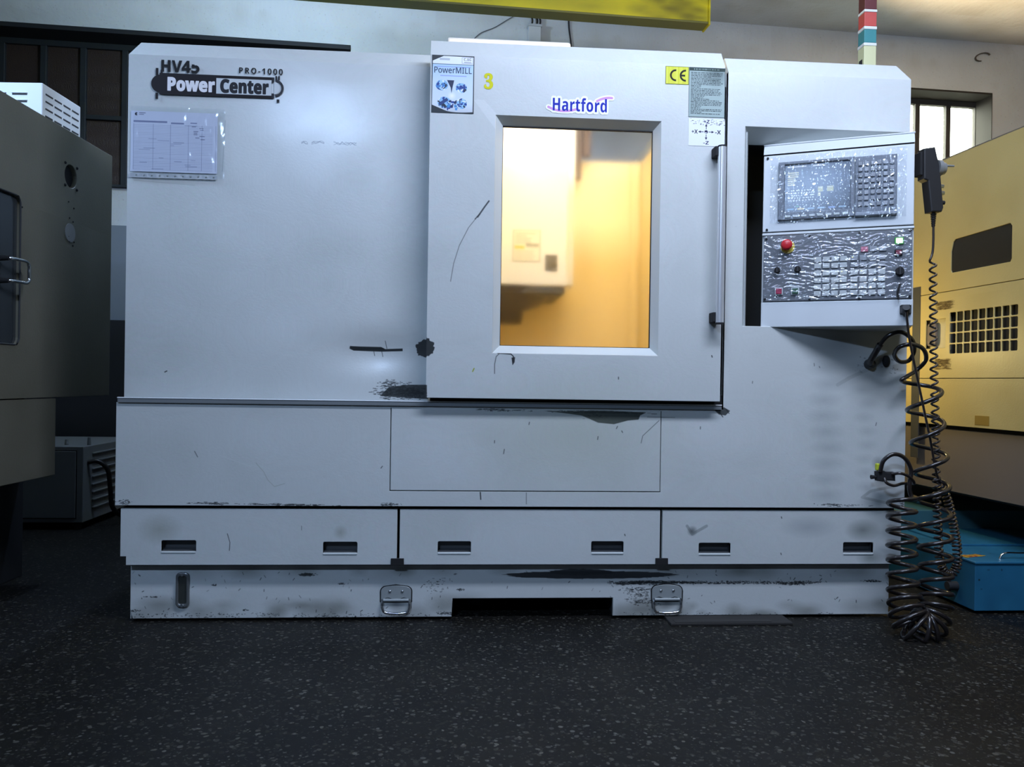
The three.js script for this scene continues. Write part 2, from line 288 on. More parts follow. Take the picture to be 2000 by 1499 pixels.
{ // cable trunking and loose wires on the wall
  const t = thing('cable_trunking', 'white cable trunking box standing up the wall above the machine door', 'cable trunking', [0, 0, 0], ROOM);
  part(t, 'channel', bx(0.752, 0.855, 3.1, 3.88, ZB, ZB + 0.07, 0.006), std(lin(0.62, 0.64, 0.66), 0.5));
  part(t, 'cover_lip', bx(0.745, 0.862, 3.865, 3.885, ZB, ZB + 0.078, 0.004), std(lin(0.5, 0.52, 0.54), 0.5));
  for (const x of [0.775, 0.815, 0.84]) part(t, 'conductor', tube([[x, 3.86, ZB + 0.03], [x + 0.012, 3.93, ZB + 0.035], [x - 0.01, 4.0, ZB + 0.03], [x, CEIL, ZB + 0.03]], 0.008, 16, 6), M.rubber);
  const w = thing('hanging_wire', 'thin black wire hanging down the wall right of the trunking', 'wire', [0, 0, 0], ROOM);
  part(w, 'wire', tube([[1.09, CEIL, ZB + 0.012], [1.095, 3.9, ZB + 0.014], [1.115, 3.75, ZB + 0.012], [1.105, 3.6, ZB + 0.013], [1.12, 3.3, ZB + 0.012]], 0.007, 40, 6), M.rubber);
  const v = thing('wall_wire', 'loose dark wire drooping across the white wall left of the trunking', 'wire', [0, 0, 0], ROOM);
  part(v, 'wire', tube([[0.70, 4.0, ZB + 0.008], [0.6, 3.94, ZB + 0.01], [0.48, 3.86, ZB + 0.008], [0.36, 3.80, ZB + 0.009], [0.27, 3.70, ZB + 0.008]], 0.0035, 40, 5), std(lin(0.12, 0.13, 0.14), 0.8));
  const s = thing('wall_hook', 'small dark ring of wire stuck on the wall right of the tower lamp', 'hook', [0, 0, 0], ROOM);
  part(s, 'ring', new THREE.TorusGeometry(0.055, 0.007, 6, 24, 4.4).scale(1.3, 0.6, 1).rotateZ(0.3).translate(4.83, 3.915, ZB + 0.01), std(lin(0.12, 0.10, 0.08), 0.8));
}
{ // overhead crane girder
  const t = thing('crane_girder', 'yellow painted steel crane girder hanging under the ceiling over the door', 'crane girder', [0, 0, 0], ROOM);
  const [c, g] = canvas(1024, 256);
  g.fillStyle = 'rgb(240,222,6)'; g.fillRect(0, 0, 1024, 256);
  for (let i = 0; i < 220; i++) blot(g, rr(0, 1024), rr(0, 256), rr(8, 60), '110,104,10', rr(0.05, 0.25), rr(0.6, 3));
  for (let i = 0; i < 60; i++) blot(g, rr(940, 1024), rr(100, 256), rr(8, 30), '60,56,10', 0.25); for (let i = 0; i < 90; i++) blot(g, rr(0, 1024), rr(0, 30), rr(6, 24), '60,56,10', 0.2, 2);
  const y = std(0xffffff, 0.55, 0, { map: tex(c) });
  const uv = (q) => planarUV(q, (a, b) => [(a + 4) / 5.6, (b - 3.13) / 0.55]);
  const x1 = 1.57, z = -1.41;
  part(t, 'web', uv(bx(-6.9, x1, 3.15, 3.62, z - 0.09, z, 0.004)), y);
  part(t, 'bottom_flange', uv(bx(-6.9, x1, 3.138, 3.15, z - 0.10, z + 0.004, 0.002)), std(lin(0.16, 0.15, 0.03), 0.6));  // darker yellow paints the shade of the girder underside
  part(t, 'end_plate', uv(bx(x1, x1 + 0.012, 3.13, 3.64, z - 0.10, z + 0.008, 0.002)), y);
  for (const x of [-5, -1.5, 1.2]) part(t, 'hanger', bx(x - 0.04, x + 0.04, 3.62, CEIL, z - 0.08, z - 0.02, 0.003), M.dark);
}
// ceiling lamps over the aisle, out of the picture
for (const [x, y, z, l, w, nits, tilt] of LAMPS) {
  const t = thing('ceiling_lamp', x < -2 ? 'unseen short lamp added to brighten the louvred box on the left machine' : x > 0 ? 'long ceiling lamp hanging closest above the machine door' : 'long ceiling lamp over the aisle, the one towards the left machine', 'lamp', [x, y, z]);
  const lean = (g) => g.rotateX(tilt * DEG).translate(x, y, z);
  part(t, 'reflector', lean(bx(-l / 2 - 0.03, l / 2 + 0.03, 0.012, 0.07, -w / 2 - 0.03, w / 2 + 0.03, 0.01)), M.paint);
  part(t, 'diffuser', lean(bx(-l / 2, l / 2, 0, 0.012, -w / 2, w / 2, 0.003)), std(0xffffff, 0.5, 0, { emissive: (tilt ? COOL : BLUE).clone(), emissiveIntensity: 3 }));
  for (const s of [-1, 1]) part(t, 'stem', cyl(0.008, 0.008, CEIL - y - 0.03, x + s * l * 0.35, (CEIL + y + 0.03) / 2, z), M.dark);
  const L = new THREE.RectAreaLight(tilt ? COOL : BLUE, nits, l, w); L.position.set(0, -0.004, 0); L.rotation.x = -Math.PI / 2 + tilt * DEG; t.add(L);
}

// ------------------------------------------------------------------ the machining centre
const mc = thing('machining_center', 'large pale grey enclosed machining centre with a lit door window and three pull-out drawers below', 'machine', [0.28, 0, -1.0]);
const TOP = 2.255;
{ // shell behind the covers
  const body = merge([
    bx(-1.305, -0.12, 0.47, TOP, -2.3, -0.1, 0.004), bx(1.0, 1.19, 0.47, TOP, -2.1, -0.02, 0.004), bx(1.19, 1.868, 0.47, TOP, -2.1, -0.42, 0.004),
    bx(-0.12, 1.0, 0.47, 2.1, -2.2, -1.03, 0.004), bx(-0.12, 1.0, 0.47, 0.84, -1.03, -0.02, 0.004), bx(1.19, 1.868, 0.47, 1.15, -0.42, -0.02, 0.004), bx(1.19, 1.868, 2.03, TOP, -0.42, -0.02, 0.004),
    bx(-1.27, 1.83, 0.05, 0.47, -2.2, -0.2, 0.004),
  ]);
  part(mc, 'body_shell', body, std(lin(0.35, 0.38, 0.38), 0.6));
}
{ // left cover with a slightly wavy front sheet and a dent
  const x0 = -1.3136, x1 = -0.06, z = -0.08;
  const shell = merge([hip(x0, x1, TOP - 0.01, TOP, -0.2, z - 0.0015, 0.068, 0.05, 0.028, 0), bx(x0, x0 + 0.005, 0.86, TOP, -0.2, z - 0.001, 0), bx(x1 - 0.005, x1, 0.86, TOP, -0.2, z - 0.003, 0)]);
  const sheet = new THREE.PlaneGeometry(x1 - x0, TOP - 0.86, 110, 110).translate((x0 + x1) / 2, (TOP + 0.86) / 2, 0);
  const p = sheet.attributes.position, dent = at(735, 690, z);
  for (let i = 0; i < p.count; i++) {
    const x = p.getX(i), y = p.getY(i), dx = (x - dent.x) / 0.15, dy = (y - dent.y) / 0.075, edge = Math.min(1, 12 * Math.min(x - x0, x1 - x, y - 0.86, TOP - y) );
    p.setZ(i, z + edge * (0.0022 * noise.noise(x * 2.1, y * 2.3, 0.4) + 0.0007 * noise.noise(x * 7, y * 6, 2) - 0.018 * Math.exp(-dx * dx - dy * dy)));
  }
  sheet.computeVertexNormals();
  part(mc, 'left_cover', frontUV(merge([shell, sheet])), M.front);
}
// bottom band and right column: one sheet with the pocket for the console and the opening of the access panel
const pk = { x: X(1453, 440, 0), t: Y(1458, 247, 0), b: Y(1450, 637, 0) };
const ap = { x0: X(762, 870, 0), x1: X(1291, 880, 0), y0: Y(1000, 961, 0), y1: 0.866 };
{
  const z0 = -0.02;
  const outer = [[-1.311, 0.471], [1.873, 0.471], [1.873, pk.b], [pk.x, pk.b], [pk.x, pk.t], [1.873, pk.t], [1.873, TOP], [1.096, TOP], [1.096, 0.872], [-1.311, 0.872]];
  const g = [poly(outer, 0.02, 0.0015, [rect(ap.x0, ap.x1, ap.y0, ap.y1 - 0.004)]).translate(0, 0, z0)];
  g.push(hip(1.096, 1.873, TOP - 0.01, TOP, -2.1, -0.0005, 0.075, 0.05, 0, 0.037));
  g.push(bx(-1.311, -1.306, 0.471, 0.872, -0.25, -0.002, 0), bx(1.868, 1.873, 0.471, pk.b, -0.6, -0.002, 0), bx(1.868, 1.873, pk.t, TOP, -0.6, -0.002, 0), bx(1.096, 1.10, 0.872, TOP, -0.1, -0.002, 0));
  part(mc, 'front_cover', frontUV(merge(g)), M.front);
  // slanted collar of the pocket
  const i = { x: pk.x + 0.040, t: pk.t - 0.052, z: -0.075 };
  part(mc, 'pocket_collar', quads([[[pk.x, pk.b, 0], [i.x, pk.b, i.z], [i.x, i.t, i.z], [pk.x, pk.t, 0]], [[pk.x, pk.t, 0], [i.x, i.t, i.z], [1.873, i.t, i.z], [1.873, pk.t, 0]]]), M.paint);
  part(mc, 'pocket_shade', merge([bx(i.x - 0.004, i.x, pk.b, i.t, -0.42, i.z, 0), bx(i.x, 1.868, i.t, i.t + 0.004, -0.42, i.z, 0), bx(pk.x, 1.868, pk.b - 0.02, pk.b - 0.004, -0.42, -0.02, 0), bx(pk.x, 1.868, pk.b, i.t, -0.419, -0.41, 0)]), std(lin(0.03, 0.033, 0.036), 0.8));  // near-black sheets put the shade of the recess into the colour
}
part(mc, 'access_panel', frontUV(bx(ap.x0 + 0.003, ap.x1 - 0.003, ap.y0 + 0.003, ap.y1 - 0.004, -0.018, 0.0015, 0.003)), M.front, 'wide access panel with a worn upper edge');
{ // sill rail
  const y1 = 0.891, y0 = 0.871;
  part(mc, 'sill_rail', merge([bx(-1.303, 1.086, y0, y1, -0.005, 0.010, 0.002), bx(-1.303, 1.086, y1 - 0.004, y1, -0.078, 0.010, 0.001)]), std(lin(0.26, 0.28, 0.29), 0.38, 0.35), 'bare steel sliding rail under the door');
  part(mc, 'rail_glint', bx(-1.304, 1.087, 0.8875, 0.8925, 0.004, 0.0125, 0.002), std(lin(0.85, 0.87, 0.88), 0.35, 0.2), 'near-white strip painted as the highlight along the rail edge');  // near-white strip stands in for the highlight on the rail edge
  part(mc, 'leak_blocker', merge([bx(-0.1, 1.095, 0.8915, 0.897, -0.07, -0.02, 0), bx(-0.1, 1.095, 0.86, 0.93, -0.03, -0.012, 0), bx(1.07, 1.095, 0.89, 2.2, -0.04, -0.02, 0)]), M.black);  // black strips added in the door gaps to block chamber light
}
// ---- sliding door with its window
const DZ = 0.05, dl = -0.115, dr = 1.065, db = 0.906;
const wo = [0.144, 0.807, 1.0865, 2.025];
const wi = (() => { const z = DZ - 0.035; return [X(979, 460, z), X(1272, 460, z), Y(1120, 678, z), Y(1130, 251, z)]; })();
const door = (() => {
  const o = rect(dl, dr, db, TOP), g = [poly(o, 0.03, 0.0015, [rect(...wo)]).translate(0, 0, DZ - 0.03)];
  g.push(hip(dl, dr, TOP - 0.006, TOP, -0.02, DZ - 0.0005, 0.073, 0.05, 0, 0.0));
  g.push(bx(dl, dl + 0.006, db, TOP, -0.078, DZ - 0.02, 0), bx(dr - 0.006, dr, db, TOP, -0.04, DZ - 0.02, 0), bx(dl, dr, db, db + 0.006, -0.05, DZ - 0.02, 0));
  return part(mc, 'sliding_door', frontUV(merge(g)), M.front);
})();
{
  const z0 = DZ, z1 = DZ - 0.035, [a, b, c, d] = wo, [e, f, g, h] = wi;
  part(door, 'window_frame', quads([[[a, d, z0], [e, h, z1], [f, h, z1], [b, d, z0]], [[a, c, z0], [b, c, z0], [f, g, z1], [e, g, z1]], [[a, c, z0], [e, g, z1], [e, h, z1], [a, d, z0]], [[b, c, z0], [b, d, z0], [f, h, z1], [f, g, z1]]]), M.paint);
  const seal = 0.004;
  part(door, 'window_seal', merge([bx(e, f, h - seal, h, z1 - 0.012, z1, 0), bx(e, f, g, g + 0.002, z1 - 0.012, z1, 0), bx(e, e + 0.002, g, h, z1 - 0.012, z1, 0), bx(f - 0.002, f, g, h, z1 - 0.012, z1, 0)]), M.black);
  part(door, 'window_glass', bx(e - 0.01, f + 0.01, g - 0.01, h + 0.01, z1 - 0.018, z1 - 0.012, 0), new THREE.MeshPhysicalMaterial({ color: lin(1, 1, 1), transmission: 1, thickness: 0.006, roughness: 0.13, ior: 1.45 }), 'hazy glass of the door window, lit from inside');
  // tubular handle
  const hx = X(1408, 460, DZ + 0.05), y0 = Y(1404, 632, DZ + 0.05), y1 = Y(1408, 286, DZ + 0.05);
  const hd = part(door, 'door_handle', cyl(0.0165, 0.0165, y1 - y0, hx, (y0 + y1) / 2, DZ + 0.05), std(lin(0.72, 0.74, 0.76), 0.3, 0.55), 'long polished steel tube handle');
  for (const y of [Y(1404, 302, DZ), Y(1400, 622, DZ)]) part(door, 'handle_bracket', bx(hx - 0.028, hx + 0.008, y - 0.02, y + 0.02, DZ, DZ + 0.05, 0.004), M.black);
  for (const y of [y0, y1]) part(hd, 'end_cap', cyl(0.017, 0.017, 0.006, hx, y, DZ + 0.05), M.black);
}
// ---- chamber behind the door, lit by its own lamp
{
  const cream = std(lin(0.86, 0.70, 0.36), 0.6), cx0 = -0.115, cx1 = 0.965, zb = -1.0, ht = 2.146;
  const liner = part(mc, 'chamber_liner', merge([bx(cx0, cx1, 0.85, ht, zb - 0.02, zb, 0), bx(cx1, cx1 + 0.02, 0.85, ht, zb - 0.02, -0.02, 0), bx(cx0 - 0.004, cx0, 0.85, ht, zb, -0.085, 0), bx(cx0, cx1, 0.845, 0.86, zb, -0.03, 0)]), cream, 'yellowish sheet lining of the work chamber');
  part(liner, 'corner_fold', bx(cx1 - 0.05, cx1 - 0.002, 0.86, ht, zb + 0.001, zb + 0.03, 0.01), cream);
  const white = std(lin(0.86, 0.84, 0.78), 0.5);
  const hx0 = -0.06, hx1 = 0.515, hy = 1.42;
  const head = part(mc, 'spindle_head', merge([bx(hx0, hx1, hy, 2.562, -0.98, -0.5, 0.012), bx(hx1, hx1 + 0.045, hy + 0.02, 2.5, -0.98, -0.62, 0.006)]), white, 'white spindle head cover seen through the door window');
  part(head, 'spindle_nose', new THREE.LatheGeometry([[0.001, -0.16], [0.08, -0.16], [0.09, -0.10], [0.17, -0.07], [0.24, -0.02], [0.25, 0]].map((p) => new THREE.Vector2(...p)), 40).translate(0.24, hy, -0.74), std(lin(0.10, 0.09, 0.08), 0.4, 0.6));
  part(head, 'spindle_collar', bx(hx0, hx1 - 0.01, hy - 0.035, hy, -0.97, -0.51, 0.01), std(lin(0.10, 0.09, 0.07), 0.5));
  const [c, g] = canvas(128, 160); g.fillStyle = 'rgb(236,232,214)'; g.fillRect(0, 0, 128, 160); g.strokeStyle = 'rgb(150,145,120)'; g.lineWidth = 3; g.strokeRect(2, 2, 124, 156); g.fillStyle = 'rgb(205,200,70)'; g.fillRect(8, 80, 46, 16); g.fillStyle = 'rgba(140,136,116,.7)'; for (let i = 0; i < 5; i++) g.fillRect(12, 16 + i * 12, rr(50, 100), 4); g.fillRect(60, 68, 60, 18); for (let i = 0; i < 4; i++) g.fillRect(12, 106 + i * 12, rr(50, 100), 3);
  const z = -0.5; const A = at(1002, 449, z), B = at(1055, 512, z);
  part(head, 'notice_sheet', new THREE.PlaneGeometry(B.x - A.x, A.y - B.y).translate((A.x + B.x) / 2, (A.y + B.y) / 2, z + 0.002), std(0xffffff, 0.7, 0, { map: tex(c) }));
  const C = at(1065, 498, z), D = at(1088, 530, z);
  part(head, 'rating_plate', bx(C.x, D.x, D.y, C.y, z, z + 0.003, 0.001), std(lin(0.16, 0.14, 0.10), 0.5));
  // dangling lines behind the glass
  for (const [px, w, len] of [[1146, 0.02, 0.26], [1131, 0.014, 0.38]]) { const p = at(px, 250, -0.9); part(mc, 'dangling_line', bx(p.x - w, p.x + w, 2.46 - len - 0.06, 2.6, -0.92, -0.88, 0.008), std(lin(0.16, 0.11, 0.08), 0.7)); }
  part(mc, 'line_bracket', bx(0.5, 0.9, 2.58, 2.6, -0.95, -0.86, 0.003), white);
  // tube lamp over the chamber
  const lamp = part(mc, 'work_lamp', cyl(0.018, 0.018, 0.4, 0.5, 2.14, -0.14, 'x', 16), std(0xffffff, 0.5, 0, { emissive: WARM.clone(), emissiveIntensity: 6 }), 'glowing warm tube lamp over the chamber');
  part(lamp, 'lamp_bracket', bx(0.28, 0.72, 2.17, 2.176, -0.17, -0.06, 0.002), M.dark);
  for (const x of [0.36, 0.5, 0.64]) { const L = new THREE.PointLight(WARM, 0.7, 0, 2); L.position.set(x, 2.14, -0.14); L.castShadow = true; lamp.add(L); }
}
// ---- drawers
const pullPx = [[315, 383, 1056, 1080], [631, 698, 1059, 1083], [855, 920, 1058, 1082], [1155, 1218, 1058, 1082], [1365, 1427, 1061, 1084], [1647, 1706, 1060, 1083]];
{
  const z = -0.01, y1 = 0.457, y0 = 0.236;
  const splits = [[-1.293, X(775.5, 1050, z)], [X(780.5, 1050, z), X(1289, 1050, z)], [X(1293.5, 1050, z), 1.866]];
  splits.forEach(([a, b], i) => {
    const holes = pullPx.slice(i * 2, i * 2 + 2).map(([p0, p1, q0, q1]) => [X(p0, q0, z), X(p1, q0, z), Y(p0, q1, z), Y(p0, q0, z)]);
    const o = i === 0 ? [[a + 0.022, y0], [b, y0], [b, y1], [a, y1], [a, y0 + 0.034], [a + 0.022, y0 + 0.034]] : rect(a, b, y0, y1);
    const d = part(mc, 'drawer', frontUV(merge([poly(o, 0.02, 0.0015, holes.map((h) => roundRect(...h, 0.006))).translate(0, 0, z - 0.02), bx(a + 0.024, b - 0.002, y0, y0 + 0.004, -0.1, z - 0.015, 0), bx(a + 0.024, b - 0.002, y1 - 0.006, y1 - 0.002, -0.1, z - 0.015, 0)])), M.front, ['left pull-out drawer with a notched corner', 'middle pull-out drawer', 'right pull-out drawer marked by the hose'][i]);
    for (const [x0, x1, p0, p1] of holes) {
      const cup = part(d, 'drawer_pull', merge([bx(x0 - 0.004, x1 + 0.004, p0 - 0.004, p1 + 0.004, z - 0.044, z - 0.04, 0), bx(x0 - 0.004, x1 + 0.004, p1, p1 + 0.004, z - 0.044, z - 0.004, 0), bx(x0 - 0.004, x0, p0, p1, z - 0.044, z - 0.004, 0), bx(x1, x1 + 0.004, p0, p1, z - 0.044, z - 0.004, 0), quads([[[x0, p0 + 0.002, z], [x1, p0 + 0.002, z], [x1, p0 + 0.014, z - 0.04], [x0, p0 + 0.014, z - 0.04]]])]), std(lin(0.09, 0.095, 0.10), 0.35, 0.3), 'recessed black cup pull');
      part(d, 'pull_lip', bx(x0, x1, p0 - 0.003, p0 + 0.005, z - 0.012, z + 0.003, 0.003), M.paint);
    }
  });
  for (const px of [776, 1292]) { const x = X(px, 1098, z); part(mc, 'drawer_stop', bx(x - 0.026, x + 0.026, 0.234, 0.262, z - 0.01, z + 0.006, 0.002), M.black, 'small black rubber stop block'); }
  part(mc, 'gap_backing', merge([bx(-1.285, 1.862, 0.455, 0.473, -0.12, -0.06, 0), bx(-1.26, 1.84, 0.235, 0.46, -0.115, -0.11, 0), bx(-1.262, 1.838, 0.2285, 0.2355, -0.11, -0.032, 0)]), M.black);
}
// ---- base tank
{
  const z = -0.06, x0 = -1.272, x1 = 1.845, s0 = X(882, 1180, z), s1 = X(1197, 1180, z), sy = Y(1040, 1169, z);
  const o = [[x0 + 0.01, 0.012], [s0, 0.012], [s0 + 0.004, sy], [s1, sy], [s1, 0.012], [x1, 0.012], [x1, 0.228], [x0, 0.228], [x0, 0.05]];
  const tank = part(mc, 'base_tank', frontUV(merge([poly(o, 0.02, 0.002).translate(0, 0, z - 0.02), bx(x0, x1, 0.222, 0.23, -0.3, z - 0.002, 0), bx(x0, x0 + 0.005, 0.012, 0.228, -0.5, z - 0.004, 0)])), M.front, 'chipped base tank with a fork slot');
  part(mc, 'fork_slot', merge([bx(s0 - 0.03, s1 + 0.03, sy + 0.002, sy + 0.008, -0.5, z - 0.02, 0), bx(s0 - 0.03, s0 - 0.01, 0.002, sy, -0.5, z - 0.02, 0), bx(s1 + 0.01, s1 + 0.03, 0.002, sy, -0.5, z - 0.02, 0), bx(s0, s1, 0.002, sy, -0.42, -0.4, 0)]), M.dark);
  for (const x of [-1.1, -0.4, 0.1, 1.15, 1.7]) part(mc, 'leveling_foot', cyl(0.04, 0.035, 0.07, x, 0.035, -0.3), M.dark);
  // sight glass
  const gx = X(357.5, 1150, z), g0 = Y(357, 1186, z), g1 = Y(357, 1118, z), gw = 0.026;
  part(tank, 'sight_gauge', poly(roundRect(gx - gw, gx + gw, g0, g1, 0.016), 0.012, 0.004, [roundRect(gx - 0.015, gx + 0.015, g0 + 0.014, g1 - 0.014, 0.008)]).translate(0, 0, z), std(lin(0.16, 0.17, 0.17), 0.3, 0.4), 'upright oval oil sight gauge');
  part(tank, 'gauge_glass', bx(gx - 0.017, gx + 0.017, g0 + 0.012, g1 - 0.012, z, z + 0.005, 0.002), new THREE.MeshPhysicalMaterial({ color: lin(0.035, 0.038, 0.032), roughness: 0.12, clearcoat: 1 }));
  for (const y of [g0 + 0.008, g1 - 0.008]) part(tank, 'gauge_bolt', cyl(0.006, 0.006, 0.006, gx, y, z + 0.012, 'z', 10), M.steel);
  // chest handles
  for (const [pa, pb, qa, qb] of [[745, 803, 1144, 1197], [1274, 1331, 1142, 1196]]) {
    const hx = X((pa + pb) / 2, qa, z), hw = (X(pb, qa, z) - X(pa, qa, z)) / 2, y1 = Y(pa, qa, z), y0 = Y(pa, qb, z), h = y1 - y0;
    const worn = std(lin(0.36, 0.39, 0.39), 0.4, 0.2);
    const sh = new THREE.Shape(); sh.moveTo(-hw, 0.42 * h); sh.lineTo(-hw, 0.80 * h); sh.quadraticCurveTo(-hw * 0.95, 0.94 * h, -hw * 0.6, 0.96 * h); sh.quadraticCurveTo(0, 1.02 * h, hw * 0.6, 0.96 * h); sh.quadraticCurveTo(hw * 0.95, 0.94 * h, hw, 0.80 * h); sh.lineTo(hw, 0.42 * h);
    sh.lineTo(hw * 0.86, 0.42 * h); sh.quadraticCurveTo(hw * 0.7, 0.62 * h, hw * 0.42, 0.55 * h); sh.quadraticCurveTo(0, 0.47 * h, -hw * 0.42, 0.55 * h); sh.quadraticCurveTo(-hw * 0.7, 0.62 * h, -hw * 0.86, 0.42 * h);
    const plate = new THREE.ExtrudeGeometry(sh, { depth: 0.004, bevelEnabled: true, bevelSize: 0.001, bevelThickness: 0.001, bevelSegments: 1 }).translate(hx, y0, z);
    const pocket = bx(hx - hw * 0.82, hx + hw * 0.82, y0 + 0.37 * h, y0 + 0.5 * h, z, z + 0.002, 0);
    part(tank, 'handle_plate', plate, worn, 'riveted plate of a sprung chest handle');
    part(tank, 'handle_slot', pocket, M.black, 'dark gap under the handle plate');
    part(tank, 'plate_shade', plate.clone().translate(-hx, -y0 - 0.7 * h, -z).scale(1.07, 1.08, 0.4).translate(hx, y0 + 0.7 * h, z), M.black);  // enlarged black backing added as dark shading round the handle plate
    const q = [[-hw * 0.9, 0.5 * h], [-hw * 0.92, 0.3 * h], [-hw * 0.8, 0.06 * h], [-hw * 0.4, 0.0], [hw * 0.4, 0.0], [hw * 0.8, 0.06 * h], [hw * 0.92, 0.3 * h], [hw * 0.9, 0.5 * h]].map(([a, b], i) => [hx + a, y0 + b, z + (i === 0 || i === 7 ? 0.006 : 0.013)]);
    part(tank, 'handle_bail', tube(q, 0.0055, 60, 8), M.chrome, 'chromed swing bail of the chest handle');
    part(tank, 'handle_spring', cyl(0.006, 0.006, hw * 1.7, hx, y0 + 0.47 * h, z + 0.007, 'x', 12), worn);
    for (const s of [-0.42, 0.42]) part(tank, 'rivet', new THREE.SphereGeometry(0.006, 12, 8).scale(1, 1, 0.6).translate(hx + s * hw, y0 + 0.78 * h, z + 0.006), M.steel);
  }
}
// ---- signal tower on the roof
{
  const cx = 1.838, cz = -0.3, turn = 0, s = 0.0285;
  const blk = (y0, y1, k = 1) => { const g = new RoundedBoxGeometry(2 * s * k, y1 - y0, 2 * s * k, 2, 0.003); g.rotateY(turn); return g.translate(cx, (y0 + y1) / 2, cz); };
  const lens = (r, g, b, t = 0.35) => new THREE.MeshPhysicalMaterial({ color: lin(r, g, b), roughness: 0.5, transmission: t, thickness: 0 });
  const tower = part(mc, 'signal_tower', merge([blk(2.29, 2.37, 0.7), blk(2.508, 2.522, 1.06), blk(2.582, 2.596, 1.06), blk(2.66, 2.672, 1.06), blk(2.80, 2.815, 1.06)]), std(lin(0.72, 0.74, 0.72), 0.4), 'square stacked signal lamp tower');
  part(tower, 'lamp_base', blk(2.37, 2.508), std(lin(0.62, 0.62, 0.36), 0.45), 'pale yellow base block');
  part(tower, 'rating_label', bx(cx - s - 0.001, cx - s + 0.001, 2.425, 2.452, cz - 0.014, cz + 0.014, 0), M.black);
  part(tower, 'green_lens', blk(2.522, 2.582), lens(0.05, 0.34, 0.36), 'blue-green lens');
  part(tower, 'orange_lens', blk(2.596, 2.66), lens(0.75, 0.10, 0.08), 'orange-red lens');
  part(tower, 'red_lens', blk(2.672, 2.80), lens(0.16, 0.015, 0.02), 'dark red lens');
}
{ // hose fittings and bracket under the console
  const p = at(1697, 712, 0), q = at(1730, 706, 0);
  part(mc, 'hose_fitting', merge([cyl(0.022, 0.016, 0.03, p.x, p.y, 0.014, 'z'), tube([[p.x, p.y, 0.02], at(1699, 708, 0.04), at(1709, 690, 0.075), at(1719, 673, 0.105)], 0.0125, 30, 12)]), std(lin(0.09, 0.09, 0.09), 0.4, 0.6), 'dark air outlet fitting');
  part(mc, 'cable_gland', new THREE.SphereGeometry(0.022, 20, 14).scale(0.72, 1.1, 0.6).translate(q.x, q.y, 0.004), M.black, 'black rubber grommet');
  const a = at(1692, 643, 0.02), b = at(1765, 645, 0.02);
  part(mc, 'swivel_bracket', bx(a.x, b.x, a.y - 0.004, a.y + 0.006, -0.02, 0.05, 0.002), M.chrome);
}

// ------------------------------------------------------------------ printed decals
function decal(px0, py0, px1, py1, z, ppm) {
  const a = at(px0, py0, z), b = at(px1, py1, z), w = b.x - a.x, h = a.y - b.y, [c, g] = canvas(Math.round(w * ppm), Math.round(h * ppm));
  const k = ppm / (1560 / (3.2 - z)); // canvas pixels per photograph pixel
  return { c, g, k, q: (px, py) => { const p = at(px, py, z); return [(p.x - a.x) * ppm, (a.y - p.y) * ppm]; },
    put(parent, name, label, opts = {}, lift = 0.0012) {
      const m = part(parent, name, new THREE.PlaneGeometry(w, h).translate((a.x + b.x) / 2, (a.y + b.y) / 2, z + lift), std(0xffffff, opts.r ?? 0.8, 0, { map: tex(c), transparent: !!opts.alpha }), label); m.castShadow = false; return m;
    } };
}
function text(g, s, x, y, size, font, sx = 1, fill = '#111', stroke, lw = 0, space = 0) {
  g.save(); g.translate(x, y); g.scale(sx, 1); g.font = font.replace('#', size); g.textBaseline = 'alphabetic'; g.lineJoin = 'round';
  let cx = 0; for (const ch of space ? s : [s]) { if (stroke) { g.strokeStyle = stroke; g.lineWidth = lw; g.strokeText(ch, cx, 0); } if (fill) { g.fillStyle = fill; g.fillText(ch, cx, 0); } cx += g.measureText(ch).width + space; }
  g.restore();
}
function textFit(g, s, x0, x1, y, h, font, fill, stroke, lw) { // cap height h, width from x0 to x1
  const size = h / 0.72; g.font = font.replace('#', size); const w = g.measureText(s).width; text(g, s, x0, y, size, font, (x1 - x0) / w, fill, stroke, lw);
}
const BOLD = 'bold #px sans-serif', REG = '#px sans-serif', SERB = 'bold #px serif';
